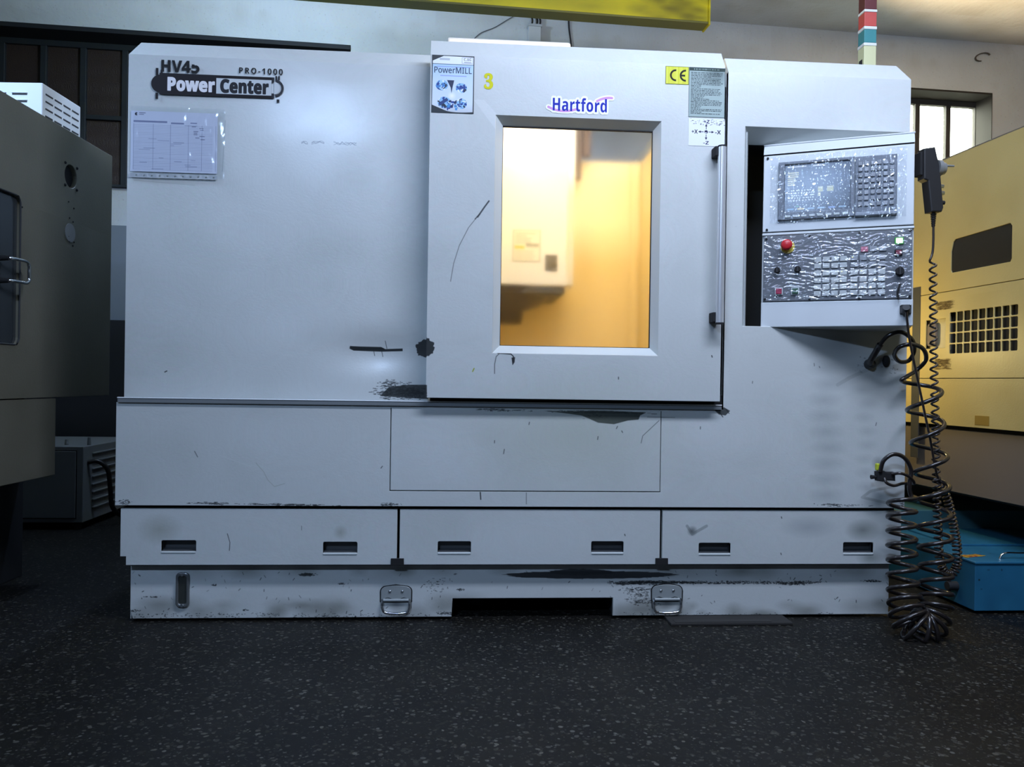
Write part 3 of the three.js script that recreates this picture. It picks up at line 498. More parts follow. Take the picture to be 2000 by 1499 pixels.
{ // model lettering and emblem on the left cover
  const d = decal(290, 106, 562, 208, -0.079, 1400), { g, q, k } = d, ink = 'rgb(22,17,22)';
  textFit(g, 'HV45', ...[q(313, 140)[0], q(391, 143)[0]], q(313, 140)[1], 22 * k, BOLD, '#101012', '#101012', 1.0 * k);
  g.save(); g.globalCompositeOperation = 'destination-out'; { const a = q(371, 112), b = q(396, 129); g.fillRect(a[0], a[1] - 4, b[0] - a[0], b[1] - a[1]); } g.restore();
  text(g, 'PRO-1000', ...q(466, 144), 15.5 * k, BOLD, 1, '#15151a', null, 0, 2.0 * k);
  const y0 = q(312, 143)[1], y1 = q(312, 185)[1], xl = q(312, 160)[0], xm = q(423, 165)[0], xr = q(535, 170)[0], hh = y1 - y0, mid = (y0 + y1) / 2;
  g.fillStyle = ink; g.fillRect(xl, y0, xm - xl, hh); g.fillRect(xl, y0, xr - xl, 5.5 * k); g.fillRect(xl, y1 - 5.5 * k, xr - xl, 5.5 * k);
  g.beginPath(); g.arc(xl + 2 * k, mid, hh * 0.42, Math.PI / 2, -Math.PI / 2); g.fill();
  g.fillRect(xl - 7 * k, y0 - 9 * k, 5 * k, 14 * k); g.fillRect(xl - 7 * k, y1 - 3 * k, 5 * k, 12 * k); g.fillRect(xl + 2 * k, y0 - 6 * k, 4 * k, 8 * k);
  g.strokeStyle = 'rgb(52,54,60)'; g.lineWidth = 4.5 * k; g.beginPath(); g.arc(xr + 2 * k, mid, hh * 0.36, -1.5, 1.5); g.stroke(); g.fillStyle = 'rgb(40,42,48)';
  g.fillRect(xr - 4 * k, y0, 5 * k, 10 * k); g.fillRect(xr - 4 * k, y1 - 10 * k, 5 * k, 10 * k); for (const x of [3, 8]) g.fillRect(xr + x * k, y0 - 3 * k, 3.5 * k, 8 * k); g.fillRect(xr + 6 * k, y1 + 1 * k, 5 * k, 6 * k);
  g.fillStyle = 'rgba(214,220,222,0.95)'; g.fillRect(xm, y0 + 5.5 * k, xr - xm - 4 * k, hh - 11 * k); g.beginPath(); g.arc(xr, mid, hh * 0.30, -1.5, 1.5); g.fill();
  textFit(g, 'Power', q(326, 160)[0], q(420, 166)[0], mid + 11.5 * k, 24 * k, BOLD, '#f1eef0', '#f1eef0', 2.4 * k);
  textFit(g, 'Center', q(430, 166)[0], q(525, 170)[0], mid + 11.5 * k, 24 * k, BOLD, '#25262c', '#25262c', 2.6 * k);
  d.put(mc, 'emblem', 'black lettering and pill-shaped emblem printed on the left cover', { alpha: true }, 0.004);
}
{ // yellow digit
  const d = decal(942, 140, 968, 178, DZ, 1600), { g, q, k } = d; textFit(g, '3', q(945, 170)[0], q(964, 170)[0], q(946, 173)[1], 29 * k, SERB, '#d9d41a', '#d9d41a', 1.6 * k); d.put(door, 'number_decal', 'yellow figure three on the door', { alpha: true });
}
{ // maker lettering with white outline and pink swash
  const d = decal(1062, 178, 1204, 226, DZ, 2000), { g, q, k } = d;
  const swash = (w, col) => { g.strokeStyle = col; g.lineCap = 'round'; g.lineJoin = 'round'; g.lineWidth = w; g.beginPath(); g.moveTo(...q(1071, 209)); g.quadraticCurveTo(...q(1096, 223), ...q(1128, 213)); g.moveTo(...q(1166, 198)); g.quadraticCurveTo(...q(1180, 190), ...q(1195, 192)); g.stroke(); };
  const word = (f, s, w) => { const x0 = q(1077, 213)[0], x1 = q(1187, 216)[0]; textFit(g, 'Hartford', x0, x1, q(1077, 214)[1] + 2 * k, 25 * k, BOLD, f, s, w); };
  swash(11 * k, '#fbfbff'); word('#fbfbff', '#fbfbff', 9 * k); swash(4.6 * k, '#d79ad0');
  word('#1326a8', null, 0);
  d.put(door, 'maker_sticker', 'white outlined sticker with blue lettering and pink swash over the window', { alpha: true });
}
{ // yellow conformity mark
  const d = decal(1300, 129, 1345, 166, DZ, 2000), { g, c, k } = d; g.fillStyle = '#cfd03a'; g.fillRect(0, 0, c.width, c.height);
  for (let i = 0; i < 60; i++) { g.fillStyle = `rgba(240,240,150,${rr(0.1, 0.4)})`; g.fillRect(rr(0, c.width), 0, rr(1, 3), c.height); }
  g.strokeStyle = '#7d8230'; g.lineWidth = 2 * k; g.strokeRect(0, 0, c.width, c.height); g.strokeStyle = '#14160e'; g.lineWidth = 3.6 * k;
  const cy = c.height / 2, r = 10 * k; for (const x of [0.44, 0.86]) { g.beginPath(); g.arc(c.width * x, cy, r, 1.5, -1.5); g.stroke(); } g.beginPath(); g.moveTo(c.width * 0.86 - r, cy); g.lineTo(c.width * 0.86 - 1 * k, cy); g.stroke();
  d.put(door, 'conformity_sticker', 'small yellow sticker with two black letters');
}
{ // grey-green safety notice full of fine print
  const d = decal(1346, 131, 1415, 231, DZ, 2400), { g, c, k } = d; g.fillStyle = '#9fb0ad'; g.fillRect(0, 0, c.width, c.height); g.fillStyle = '#33443f'; g.fillRect(0, 0, c.width, 7 * k);
  for (let x = 10 * k; x < c.width - 12 * k; x += rr(2, 4) * k) { g.fillStyle = '#8fa39c'; g.fillRect(x, 2.2 * k, rr(0.8, 1.8) * k, 3 * k); }
  for (let y = 10 * k; y < c.height - 6 * k; y += 2.9 * k) { const para = rnd() < 0.22; let x = 4 * k; const end = para ? c.width * rr(0.3, 0.7) : c.width - rr(4, 12) * k; while (x < end) { const w = rr(2, 8) * k; g.fillStyle = `rgba(28,38,40,${rr(0.55, 0.95)})`; g.fillRect(x, y, Math.min(w, end - x), 1.35 * k); x += w + 1.1 * k; } }
  g.strokeStyle = '#4b5b58'; g.lineWidth = 1.6 * k; g.strokeRect(0, 0, c.width, c.height); blot(g, c.width * 0.75, 12 * k, 30 * k, '30,40,40', 0.4);
  d.put(door, 'warning_notice', 'grey-green notice of fine print near the door corner');
}
{ // axis diagram
  const d = decal(1345, 231, 1415, 287, DZ, 2400), { g, c, q, k } = d; g.fillStyle = '#e6eaf3'; g.fillRect(0, 0, c.width, c.height);
  for (let i = 0; i < 60; i++) { g.fillStyle = `rgba(60,60,70,${rr(0.3, 0.9)})`; g.fillRect(rr(0, c.width), rr(0, 12 * k), rr(1, 4) * k, rr(0.6, 1.4) * k); }
  g.strokeStyle = g.fillStyle = '#16163a'; g.lineWidth = 1.2 * k; const [cx, cy] = q(1379, 258);
  for (const [dx, dy] of [[1, 0], [-1, 0], [0, 1], [0, -1]]) { g.beginPath(); g.moveTo(cx + dx * 5 * k, cy + dy * 5 * k); g.lineTo(cx + dx * 14 * k, cy + dy * 14 * k); g.stroke(); g.beginPath(); g.moveTo(cx + dx * 16 * k, cy + dy * 16 * k); g.lineTo(cx + (dx * 11 - dy * 2.4) * k, cy + (dy * 11 + dx * 2.4) * k); g.lineTo(cx + (dx * 11 + dy * 2.4) * k, cy + (dy * 11 - dx * 2.4) * k); g.fill(); }
  g.beginPath(); g.arc(cx, cy, 3.4 * k, 0, 7); g.fill(); g.fillStyle = '#e6eaf3'; g.beginPath(); g.arc(cx - 0.6 * k, cy + 0.6 * k, 2 * k, 0, 3); g.fill();
  textFit(g, '+X', cx - 30 * k, cx - 17 * k, cy + 4 * k, 8 * k, BOLD, '#14142a'); textFit(g, '-X', cx + 18 * k, cx + 30 * k, cy + 4 * k, 8 * k, BOLD, '#14142a'); textFit(g, '+Z', cx - 6 * k, cx + 7 * k, cy - 17 * k, 7 * k, BOLD, '#1c1c4a'); textFit(g, '-Z', cx - 6 * k, cx + 6 * k, cy + 25 * k, 7 * k, BOLD, '#1c1c4a');
  d.put(door, 'axis_sticker', 'white sticker with four arrows and axis letters');
}
{ // software poster, its corners torn
  const d = decal(844, 107, 925, 223, DZ, 2400), { g, c, q, k } = d, W = c.width, H = c.height;
  g.fillStyle = '#1d2327'; g.fillRect(0, 0, W, H);
  g.fillStyle = '#eef2f8'; g.beginPath(); g.moveTo(W * 0.28, H * 0.012); g.lineTo(W * 0.98, H * 0.02); g.lineTo(W * 0.975, H * 0.97); g.quadraticCurveTo(W * 0.6, H, W * 0.36, H * 0.965); g.lineTo(W * 0.2, H * 0.92); g.lineTo(W * 0.012, H * 0.865); g.lineTo(W * 0.02, H * 0.10); g.fill(); g.save(); g.clip();
  const gr = g.createLinearGradient(0, H * 0.15, 0, H); gr.addColorStop(0, '#b4d2f2'); gr.addColorStop(0.35, '#cfe0f4'); gr.addColorStop(0.8, '#dbe6f2'); gr.addColorStop(1, '#c9cfd6'); g.fillStyle = gr; g.fillRect(0, H * 0.15, W, H);
  g.fillStyle = '#5d6e7c'; g.fillRect(0, H * 0.148, W, 1.3 * k); g.fillStyle = 'rgba(90,96,110,.35)'; g.fillRect(W * 0.18, H * 0.05, W * 0.24, 4 * k);
  textFit(g, 'C.AG', W * 0.75, W * 0.93, H * 0.085, 5 * k, SERB, '#3c3f4a'); g.fillStyle = 'rgba(60,60,80,.5)'; g.fillRect(W * 0.76, H * 0.105, W * 0.17, 1.6 * k); g.strokeStyle = 'rgba(90,90,110,.4)'; g.lineWidth = 1 * k; g.strokeRect(W * 0.71, H * 0.03, W * 0.25, H * 0.1);
  textFit(g, 'PowerMILL', W * 0.04, W * 0.945, H * 0.305, 11.5 * k, REG, '#2d4560', '#2d4560', 0.5 * k);
  g.fillStyle = 'rgba(80,90,190,.35)'; g.fillRect(W * 0.12, H * 0.19, W * 0.8, 1.8 * k); g.fillRect(W * 0.2, H * 0.345, W * 0.62, 2 * k);
  const bits = (cx, cy, r, dark) => { g.save(); g.beginPath(); g.ellipse(cx, cy, r, r * 0.86, 0, 0, 7); g.clip(); g.fillStyle = '#8fc0ea'; g.fillRect(cx - r, cy - r, 2 * r, 2 * r); for (let i = 0; i < 34; i++) { g.fillStyle = ['#1c3d8c', '#e8f2fb', '#3f7fc4', '#0f2238', '#a9d4f2'][Math.floor(rnd() * (dark ? 5 : 4.9))]; g.save(); g.translate(cx + rr(-r, r), cy + rr(-r, r)); g.rotate(rr(0, 3)); g.fillRect(0, 0, rr(3, 12) * k, rr(1.5, 5) * k); g.restore(); } g.restore(); };
  bits(W * 0.24, H * 0.52, 12 * k, 1); bits(W * 0.70, H * 0.56, 11 * k, 0); bits(W * 0.30, H * 0.82, 13 * k, 1); bits(W * 0.69, H * 0.83, 12 * k, 1);
  g.fillStyle = '#14264a'; g.beginPath(); g.moveTo(W * 0.36, H * 0.43); g.lineTo(W * 0.53, H * 0.43); g.lineTo(W * 0.49, H * 0.56); g.lineTo(W * 0.47, H * 0.66); g.lineTo(W * 0.45, H * 0.56); g.fill();
  blot(g, W * 0.48, H * 0.70, 9 * k, '255,255,255', 0.95); g.fillStyle = '#1b3d78'; g.save(); g.translate(W * 0.18, H * 0.86); g.rotate(-0.62); g.fillRect(0, -3 * k, 20 * k, 6 * k); g.restore(); for (let i = 0; i < 14; i++) { g.fillStyle = ['#17338a', '#3f8fd0', '#0d2456'][i % 3]; g.fillRect(W * rr(0.36, 0.56), H * rr(0.76, 0.92), rr(2, 7) * k, rr(2, 6) * k); }
  g.restore();
  const t = thing('poster', 'blue and white software poster with torn corners stuck on the upper left of the door', 'poster', [at(884, 165, DZ).x, at(884, 223, DZ).y, DZ]);
  d.put(t, 'print', undefined, { r: 0.35 }, 0.0015);
}
{ // filled-in form in a clear punched sleeve
  const z = -0.078, t = thing('document_sleeve', 'paper form in a clear plastic sleeve taped to the left cover', 'document', [at(340, 280, z).x, at(340, 346, z).y, z]);
  const d = decal(256, 216, 424, 340, z, 1500), { g, c, k } = d, W = c.width, H = c.height; g.fillStyle = '#d8dcec'; g.fillRect(0, 0, W, H);
  g.fillStyle = '#222638'; g.beginPath(); g.arc(10 * k, 6 * k, 2.8 * k, 0.7, 5.6); g.lineTo(10 * k, 6 * k); g.fill(); g.fillStyle = 'rgba(60,60,90,.6)'; g.fillRect(15 * k, 3 * k, 12 * k, 1.4 * k); g.fillRect(15 * k, 6 * k, 9 * k, 1.2 * k);
  g.fillStyle = 'rgba(70,76,120,.55)'; g.fillRect(5 * k, 18 * k, 62 * k, 3.4 * k); g.fillRect(74 * k, 20 * k, 24 * k, 3 * k); g.fillRect(110 * k, 19 * k, 12 * k, 2 * k);
  for (let y = 26 * k; y < H - 4 * k; y += 3 * k) { g.fillStyle = `rgba(84,92,130,${rr(0.25, 0.5)})`; g.fillRect(5 * k, y, W - 14 * k, 0.55 * k); if (rnd() < 0.5) g.fillRect(rr(6, 120) * k, y - 1.4 * k, rr(6, 24) * k, 1 * k); }
  for (const x of [5, 41, 73, 106, 131, 157]) { g.fillStyle = 'rgba(84,92,130,.5)'; g.fillRect(x * k, 24 * k, 0.7 * k, H - 28 * k); }
  for (let i = 0; i < 9; i++) { g.fillStyle = 'rgba(40,44,80,.6)'; g.fillRect(rr(112, 130) * k, (26 + i * 3) * k, rr(4, 14) * k, 1.3 * k); }
  d.put(t, 'form_sheet', undefined, { r: 0.6 }, 0.001);
  const a = at(254, 212, z), b = at(441, 346, z);
  const film = new THREE.PlaneGeometry(b.x - a.x - 0.01, a.y - b.y + 0.02, 60, 40); { const p = film.attributes.position; for (let i = 0; i < p.count; i++) { const x = p.getX(i), y = p.getY(i); p.setZ(i, 0.0022 * Math.abs(noise.noise(x * 26, y * 8, 3)) + 0.001 * noise.noise(x * 70, y * 30, 1)); } film.computeVertexNormals(); }
  part(t, 'clear_sleeve', film.translate((a.x + b.x) / 2, (a.y + b.y) / 2, z + 0.003), new THREE.MeshPhysicalMaterial({ color: lin(0.94, 0.96, 0.97), transmission: 1, thickness: 0, roughness: 0.1, ior: 1.5 }));
  const s0 = at(252, 338, z), s1 = at(424, 346, z);
  const holes = []; for (let i = 0; i < 11; i++) { const x = s0.x + 0.03 + i * 0.03; holes.push(roundRect(x - 0.004, x + 0.004, s0.y - 0.012, s0.y - 0.005, 0.003)); }
  part(t, 'punched_strip', poly(rect(s0.x, s1.x, s0.y - 0.017, s0.y - 0.001), 0.0012, 0, holes).translate(0, 0, z + 0.002), std(lin(0.5, 0.53, 0.56), 0.3));
}

// ------------------------------------------------------------------ operator console, built in its own frame
const con = thing('control_console', 'grey swivel control console with a film-covered screen and button panel', 'control console', [1.253, 1.213, -0.017], -25.7 * DEG);
con.rotation.order = 'YXZ'; con.rotation.x = -2.5 * DEG;
{
  const cabinet = new THREE.MeshPhysicalMaterial({ color: lin(0.60, 0.64, 0.66), roughness: 0.4, bumpMap: peel(6), bumpScale: 0.0003, clearcoat: 0.2, clearcoatRoughness: 0.3 });
  const w = 0.565;
  const hous = part(con, 'housing', merge([bx(0, w, 0, 0.716, -0.2, -0.006, 0.006), bx(0.0, w, 0.0, 0.104, -0.02, 0, 0.004), quads([[[0, 0.722, -0.004], [w, 0.722, -0.004], [w, 0.768, -0.03], [0, 0.768, -0.03]], [[0, 0.768, -0.03], [w, 0.768, -0.03], [w, 0.768, -0.2], [0, 0.768, -0.2]], [[0, 0.722, -0.2], [0, 0.722, -0.004], [0, 0.768, -0.03], [0, 0.768, -0.2]], [[w, 0.722, -0.004], [w, 0.722, -0.2], [w, 0.768, -0.2], [w, 0.768, -0.03]]])]), cabinet);
  part(hous, 'lid_gasket', bx(0.002, w - 0.002, 0.714, 0.724, -0.19, -0.008, 0.001), M.black);
  part(hous, 'lid_lip', bx(-0.002, w + 0.004, 0.7655, 0.772, -0.2, -0.026, 0.002), cabinet);
  part(con, 'upper_panel', bx(0.001, w - 0.001, 0.396, 0.715, -0.02, 0, 0.003), cabinet);
  part(con, 'panel_edge', bx(0, w + 0.001, 0.380, 0.391, -0.02, 0.004, 0.003), cabinet);
  part(con, 'seam_gasket', bx(0.001, w - 0.001, 0.391, 0.396, -0.02, -0.003, 0), M.black);
  const plate = part(con, 'operator_plate', bx(0.007, 0.560, 0.107, 0.379, -0.01, 0.002, 0.002), std(lin(0.14, 0.15, 0.165), 0.5));
  // display unit
  const bez = std(lin(0.17, 0.19, 0.22), 0.4);
  const du = part(con, 'display_unit', merge([poly(rect(0.061, 0.350, 0.440, 0.680), 0.014, 0.003, [rect(0.086, 0.334, 0.470, 0.668)]), bx(0.08, 0.34, 0.462, 0.674, -0.001, 0.001, 0)]), bez);
  const [c, g] = canvas(512, 410);
  g.fillStyle = '#232a3e'; g.fillRect(0, 0, 512, 410); blot(g, 380, 110, 260, '120,140,180', 0.5);
  for (let i = 0; i < 7; i++) { g.fillStyle = i % 2 ? '#c9c37e' : '#e3dca0'; g.fillRect(24, 66 + i * 17, rr(50, 96), 10); } g.fillStyle = '#d6d7dc'; g.fillRect(20, 14, 150, 12); g.fillRect(220, 14, 70, 12);
  for (let r = 0; r < 5; r++) for (let x = 30; x < 230; x += rr(16, 26)) { g.fillStyle = '#e9edf2'; g.fillRect(x, 218 + r * 21, rr(7, 15), 9); }
  for (const [x, y, a, b] of [[262, 200, 40, 44], [332, 200, 50, 44], [262, 250, 22, 30]]) { g.fillStyle = '#c8c98a'; g.fillRect(x, y, a, b); g.fillStyle = '#e8ecf0'; g.fillRect(x + 4, y + 6, a - 12, 4); }
  ['#7fb4e8', '#e8d68a', '#9cc4ee', '#9cc4ee', '#86a8ee', '#9cc4ee'].forEach((k, i) => { g.fillStyle = k; g.fillRect(24 + i * 80, 372, 52, 14); }); g.fillStyle = '#49a060'; g.fillRect(90, 352, 26, 8);
  part(du, 'screen', new THREE.PlaneGeometry(0.250, 0.2).translate(0.210, 0.569, 0.0025), std(lin(0.02, 0.02, 0.025), 0.19, 0, { emissive: 0xffffff, emissiveMap: tex(c), emissiveIntensity: 0.5 }));
  for (let i = 0; i < 8; i++) part(du, 'soft_key', bx(0.088 + i * 0.031, 0.110 + i * 0.031, 0.447, 0.457, 0.012, 0.017, 0.002), M.paint);
  const ku = part(con, 'keypad_unit', bx(0.352, 0.502, 0.442, 0.678, 0, 0.012, 0.003), bez);
  part(ku, 'keypad_ledge', bx(0.352, 0.504, 0.438, 0.452, 0, 0.020, 0.003), std(lin(0.3, 0.33, 0.37), 0.4));
  const kg = new RoundedBoxGeometry(0.0155, 0.0155, 0.007, 2, 0.002), km = [0.26, 0.32, 0.38].map((v) => std(lin(v, v * 1.05, v * 1.12), 0.45));
  for (let i = 0; i < 6; i++) for (let j = 0; j < 8; j++) { const k = part(ku, 'keypad_key', kg, km[(i * 5 + j * 3) % 3]); k.position.set(0.370 + i * 0.0227, 0.484 + j * 0.0232, 0.014); }
  // operator panel: membrane keys with a shared geometry
  const mg = new RoundedBoxGeometry(0.026, 0.0205, 0.007, 2, 0.002), white = std(lin(0.55, 0.57, 0.55), 0.5), grey = std(lin(0.30, 0.32, 0.34), 0.5);
  const cols = [0.217, 0.249, 0.281, 0.313, 0.352, 0.385, 0.418, 0.452], rows = [0.272, 0.246, 0.216, 0.187, 0.160, 0.134];
  const lit = std(lin(0.6, 0.6, 0.3), 0.5, 0, { emissive: lin(0.9, 0.85, 0.3), emissiveIntensity: 1.2 });
  rows.forEach((y, j) => cols.forEach((x, i) => { const k = part(plate, 'panel_key', mg, (j < 2 && i > 3) ? grey : white); k.position.set(x, y, 0.004);
    if ((i === 3 && j === 2) || (i === 5 && j === 2) || (i === 4 && j === 0)) part(k, 'key_light', new THREE.SphereGeometry(0.0022, 8, 6), lit).position.set(-0.006, 0.004, 0.0036); }));
  { const k = part(plate, 'panel_key', mg, std(lin(0.55, 0.16, 0.22), 0.5), 'pink key'); k.position.set(0.389, 0.306, 0.004); }
  for (const x of [0.421, 0.455]) { const k = part(plate, 'panel_key', mg, grey); k.position.set(x, 0.306, 0.004); }
  // emergency stop
  const es = part(plate, 'emergency_stop', new THREE.LatheGeometry([[0.001, 0.040], [0.014, 0.039], [0.021, 0.034], [0.0225, 0.026], [0.019, 0.020], [0.014, 0.018], [0.013, 0.002]].map((p) => new THREE.Vector2(...p)), 32).rotateX(Math.PI / 2).translate(0.098, 0.334, 0), std(lin(0.55, 0.02, 0.03), 0.35), 'red mushroom stop button');
  part(plate, 'stop_ring', new THREE.CylinderGeometry(0.027, 0.028, 0.006, 32).rotateX(Math.PI / 2).translate(0.101, 0.330, 0.004), std(lin(0.7, 0.55, 0.06), 0.4), 'yellow ring');
  const sq = (name, x, y, s, t, mat, lab, rim) => { part(plate, name + '_frame', bx(x - s - 0.004, x + s + 0.004, y - t - 0.004, y + t + 0.004, 0, 0.008, 0.002), rim); part(plate, name, bx(x - s, x + s, y - t, y + t, 0.004, 0.013, 0.002), mat, lab); };
  sq('push_button', 0.513, 0.334, 0.012, 0.0095, std(lin(0.5, 0.8, 0.45), 0.4, 0, { emissive: lin(0.75, 1, 0.55), emissiveIntensity: 1.4 }), 'lit green push button', std(lin(0.03, 0.16, 0.04), 0.4, 0, { emissive: lin(0.05, 0.5, 0.06), emissiveIntensity: 0.35 }));
  sq('push_button', 0.511, 0.287, 0.010, 0.0085, std(lin(0.22, 0.03, 0.05), 0.4), 'dark red push button', M.black);
  sq('push_button', 0.070, 0.147, 0.0115, 0.0115, std(lin(0.38, 0.02, 0.07), 0.4), 'red square push button', M.paint);
  sq('push_button', 0.133, 0.146, 0.0115, 0.0115, std(lin(0.03, 0.10, 0.05), 0.4), 'green square push button', M.paint);
  for (const [x, y, r] of [[0.062, 0.234, 0.012], [0.141, 0.235, 0.013], [0.516, 0.213, 0.017]]) { const kn = part(plate, 'selector_knob', new THREE.CylinderGeometry(r * 0.85, r, 0.02, 24).rotateX(Math.PI / 2).translate(x, y, 0.012), M.black); part(kn, 'knob_pointer', bx(x - 0.0025, x + 0.0025, y - r * 0.9, y + r * 0.9, 0.02, 0.028, 0.001), M.dark); }
  for (const [x, y] of [[0.017, 0.704], [0.018, 0.405], [0.017, 0.366], [0.185, 0.370], [0.370, 0.372], [0.552, 0.374], [0.015, 0.116], [0.188, 0.113], [0.372, 0.112], [0.552, 0.115]]) part(con, 'panel_screw', new THREE.CylinderGeometry(0.0045, 0.005, 0.005, 12).rotateX(Math.PI / 2).translate(x, y, 0.003), M.black);
  // crumpled protective film over both fields
  const filmMat = new THREE.MeshPhysicalMaterial({ color: lin(0.93, 0.95, 0.97), transmission: 1, thickness: 0, roughness: 0.09, ior: 1.75 });
  const film = (x0, x1, y0, y1, z, nx, ny, fx, fy, amp, warp) => { const g2 = new THREE.PlaneGeometry(x1 - x0, y1 - y0, nx, ny), p = g2.attributes.position; for (let i = 0; i < p.count; i++) { const x = p.getX(i), y = p.getY(i), wx = x + warp * noise.noise(x * 9, y * 9, 5), wy = y + warp * noise.noise(x * 9 + 40, y * 9, 5); const ridge = 1 - Math.abs(noise.noise(wx * fx, wy * fy, 1.3)), r2 = 1 - Math.abs(noise.noise(wx * fx * 2.3 + 7, wy * fy * 2.3, 4.1)); p.setZ(i, amp * (ridge * ridge + 0.5 * r2 * r2)); } g2.computeVertexNormals(); return g2.translate((x0 + x1) / 2, (y0 + y1) / 2, z); };
  part(con, 'protective_film', film(0.03, 0.535, 0.425, 0.700, 0.019, 170, 110, 60, 18, 0.0034, 0.012), filmMat, 'wrinkled clear film over the display');
  part(con, 'protective_film', film(0.010, 0.556, 0.110, 0.376, 0.010, 190, 120, 20, 62, 0.0044, 0.03), filmMat, 'heavily crumpled clear film over the buttons');
  // socket with plug for the handwheel cable, hanging tie
  const so = part(con, 'cable_socket', merge([bx(0.518, 0.558, 0.046, 0.082, 0, 0.012, 0.003), new THREE.CylinderGeometry(0.013, 0.014, 0.03, 20).rotateX(Math.PI / 2 - 0.5).translate(0.538, 0.060, 0.026)]), M.dark, 'dark round cable socket');
  for (const [x, y] of [[0.521, 0.079], [0.555, 0.079]]) part(so, 'socket_screw', new THREE.SphereGeometry(0.0035, 8, 6).translate(x, y, 0.012), M.steel);
  part(con, 'cable_tie', tube([[0.517, 0.162, 0.014], [0.512, 0.145, 0.02], [0.508, 0.125, 0.018], [0.514, 0.100, 0.016]], 0.004, 24, 7), M.black);
}

// ------------------------------------------------------------------ handwheel pendant with its coiled cord
function coil(axis, radii, turns, per = 26, phase = 0, dir = 1) { // axis: points; radii and cumulative turns at each of them
  const curve = new THREE.CatmullRomCurve3(axis, false, 'centripetal'), n = Math.ceil(turns[turns.length - 1] * per), out = [], m = axis.length - 1, Z = new THREE.Vector3(0, 0, 1);
  const lens = axis.map((_, i) => i / m);
  for (let i = 0; i <= n; i++) {
    const T = (i / n) * turns[m]; let k = 0; while (k < m - 1 && turns[k + 1] < T) k++;
    const f = (T - turns[k]) / (turns[k + 1] - turns[k]), t = lens[k] + f * (lens[k + 1] - lens[k]);
    const c = curve.getPoint(t), d = curve.getTangent(t), e1 = new THREE.Vector3().crossVectors(d, Z).normalize(), e2 = new THREE.Vector3().crossVectors(d, e1).normalize();
    const r = radii[k] + f * (radii[k + 1] - radii[k]), a = phase + dir * T * Math.PI * 2;
    out.push(c.addScaledVector(e1, r * Math.cos(a)).addScaledVector(e2, r * Math.sin(a)));
  }
  return out;
}
{
  const z = 0.1, t = thing('handwheel_pendant', 'black handwheel pendant hanging beside the console on a long coiled cord', 'pendant', [at(1820, 415, z).x, at(1820, 415, z).y, z]);
  const P = (px, py) => { const p = at(px, py, z); return [p.x, p.y]; };
  const body = part(t, 'pendant_body', poly([P(1798, 293), P(1820, 290), P(1829, 330), P(1836, 408), P(1833, 416), P(1812, 416), P(1806, 356), P(1798, 352)], 0.05, 0.005).translate(0, 0, z - 0.025), std(lin(0.016, 0.016, 0.018), 0.5));
  const k = at(1828, 329, z);
  part(body, 'handwheel', merge([cyl(0.034, 0.034, 0.016, k.x + 0.008, k.y, z, 'x'), cyl(0.028, 0.024, 0.02, k.x + 0.024, k.y, z, 'x'), cyl(0.005, 0.004, 0.03, k.x + 0.048, k.y + 0.006, z + 0.02, 'x', 12)]), std(lin(0.30, 0.31, 0.31), 0.35, 0.4), 'grey handwheel dial');
  for (const [px, py, m] of [[1833, 364, M.steel], [1834, 377, M.steel], [1835, 396, M.black]]) { const p = at(px, py, z); part(body, 'selector_knob', cyl(0.010, 0.008, 0.024, p.x + 0.008, p.y, z, 'x', 16), m); }
  { const p = at(1800, 320, z); part(t, 'holder_bracket', bx(p.x - 0.014, p.x + 0.006, p.y - 0.05, p.y + 0.045, z - 0.03, z + 0.015, 0.004), M.black); }
  const V = (px, py, zz) => at(px, py, zz);
  { const p = at(1823, 428, z); part(t, 'strain_relief', merge([0, 1, 2, 3, 4, 5].map((i) => cyl(0.011 - i * 0.0008, 0.0115 - i * 0.0008, 0.006, p.x, p.y + 0.018 - i * 0.009, z, 'y', 14)).concat([cyl(0.006, 0.006, 0.06, p.x, p.y - 0.002, z, 'y', 10)])), M.rubber); }
  const down = coil([V(1822, 508, z), V(1823, 620, z), V(1824, 720, 0.09), V(1827, 830, 0.09), V(1829, 940, 0.08), V(1832, 1030, 0.08), V(1836, 1095, 0.08), V(1846, 1119, 0.08), V(1858, 1122, 0.08), V(1868, 1108, 0.08), V(1869, 1070, 0.08), V(1861, 1020, 0.08), V(1850, 975, 0.08), V(1838, 948, 0.08)],
    [0.012, 0.0125, 0.0125, 0.0125, 0.013, 0.0135, 0.014, 0.0145, 0.0145, 0.0145, 0.0145, 0.014, 0.014, 0.012], [0, 6.2, 12, 18.5, 26, 34, 41, 45.5, 48, 51, 56, 63, 69, 73], 14);
  const plug = new THREE.Vector3(0.538, 0.050, 0.036).applyEuler(con.rotation).add(con.position);
  const pts = [V(1823, 436, z), V(1823, 470, z), V(1821, 495, z), ...down, V(1834, 938, 0.09), V(1815, 850, 0.14), V(1792, 740, 0.19), V(1776, 660, 0.22), plug];
  part(t, 'coiled_cord', new THREE.TubeGeometry(new THREE.CatmullRomCurve3(pts), 2400, 0.0046, 6), new THREE.MeshPhysicalMaterial({ color: lin(0.03, 0.022, 0.02), roughness: 0.35, clearcoat: 0.4 }), 'dark springy coiled cord');
}
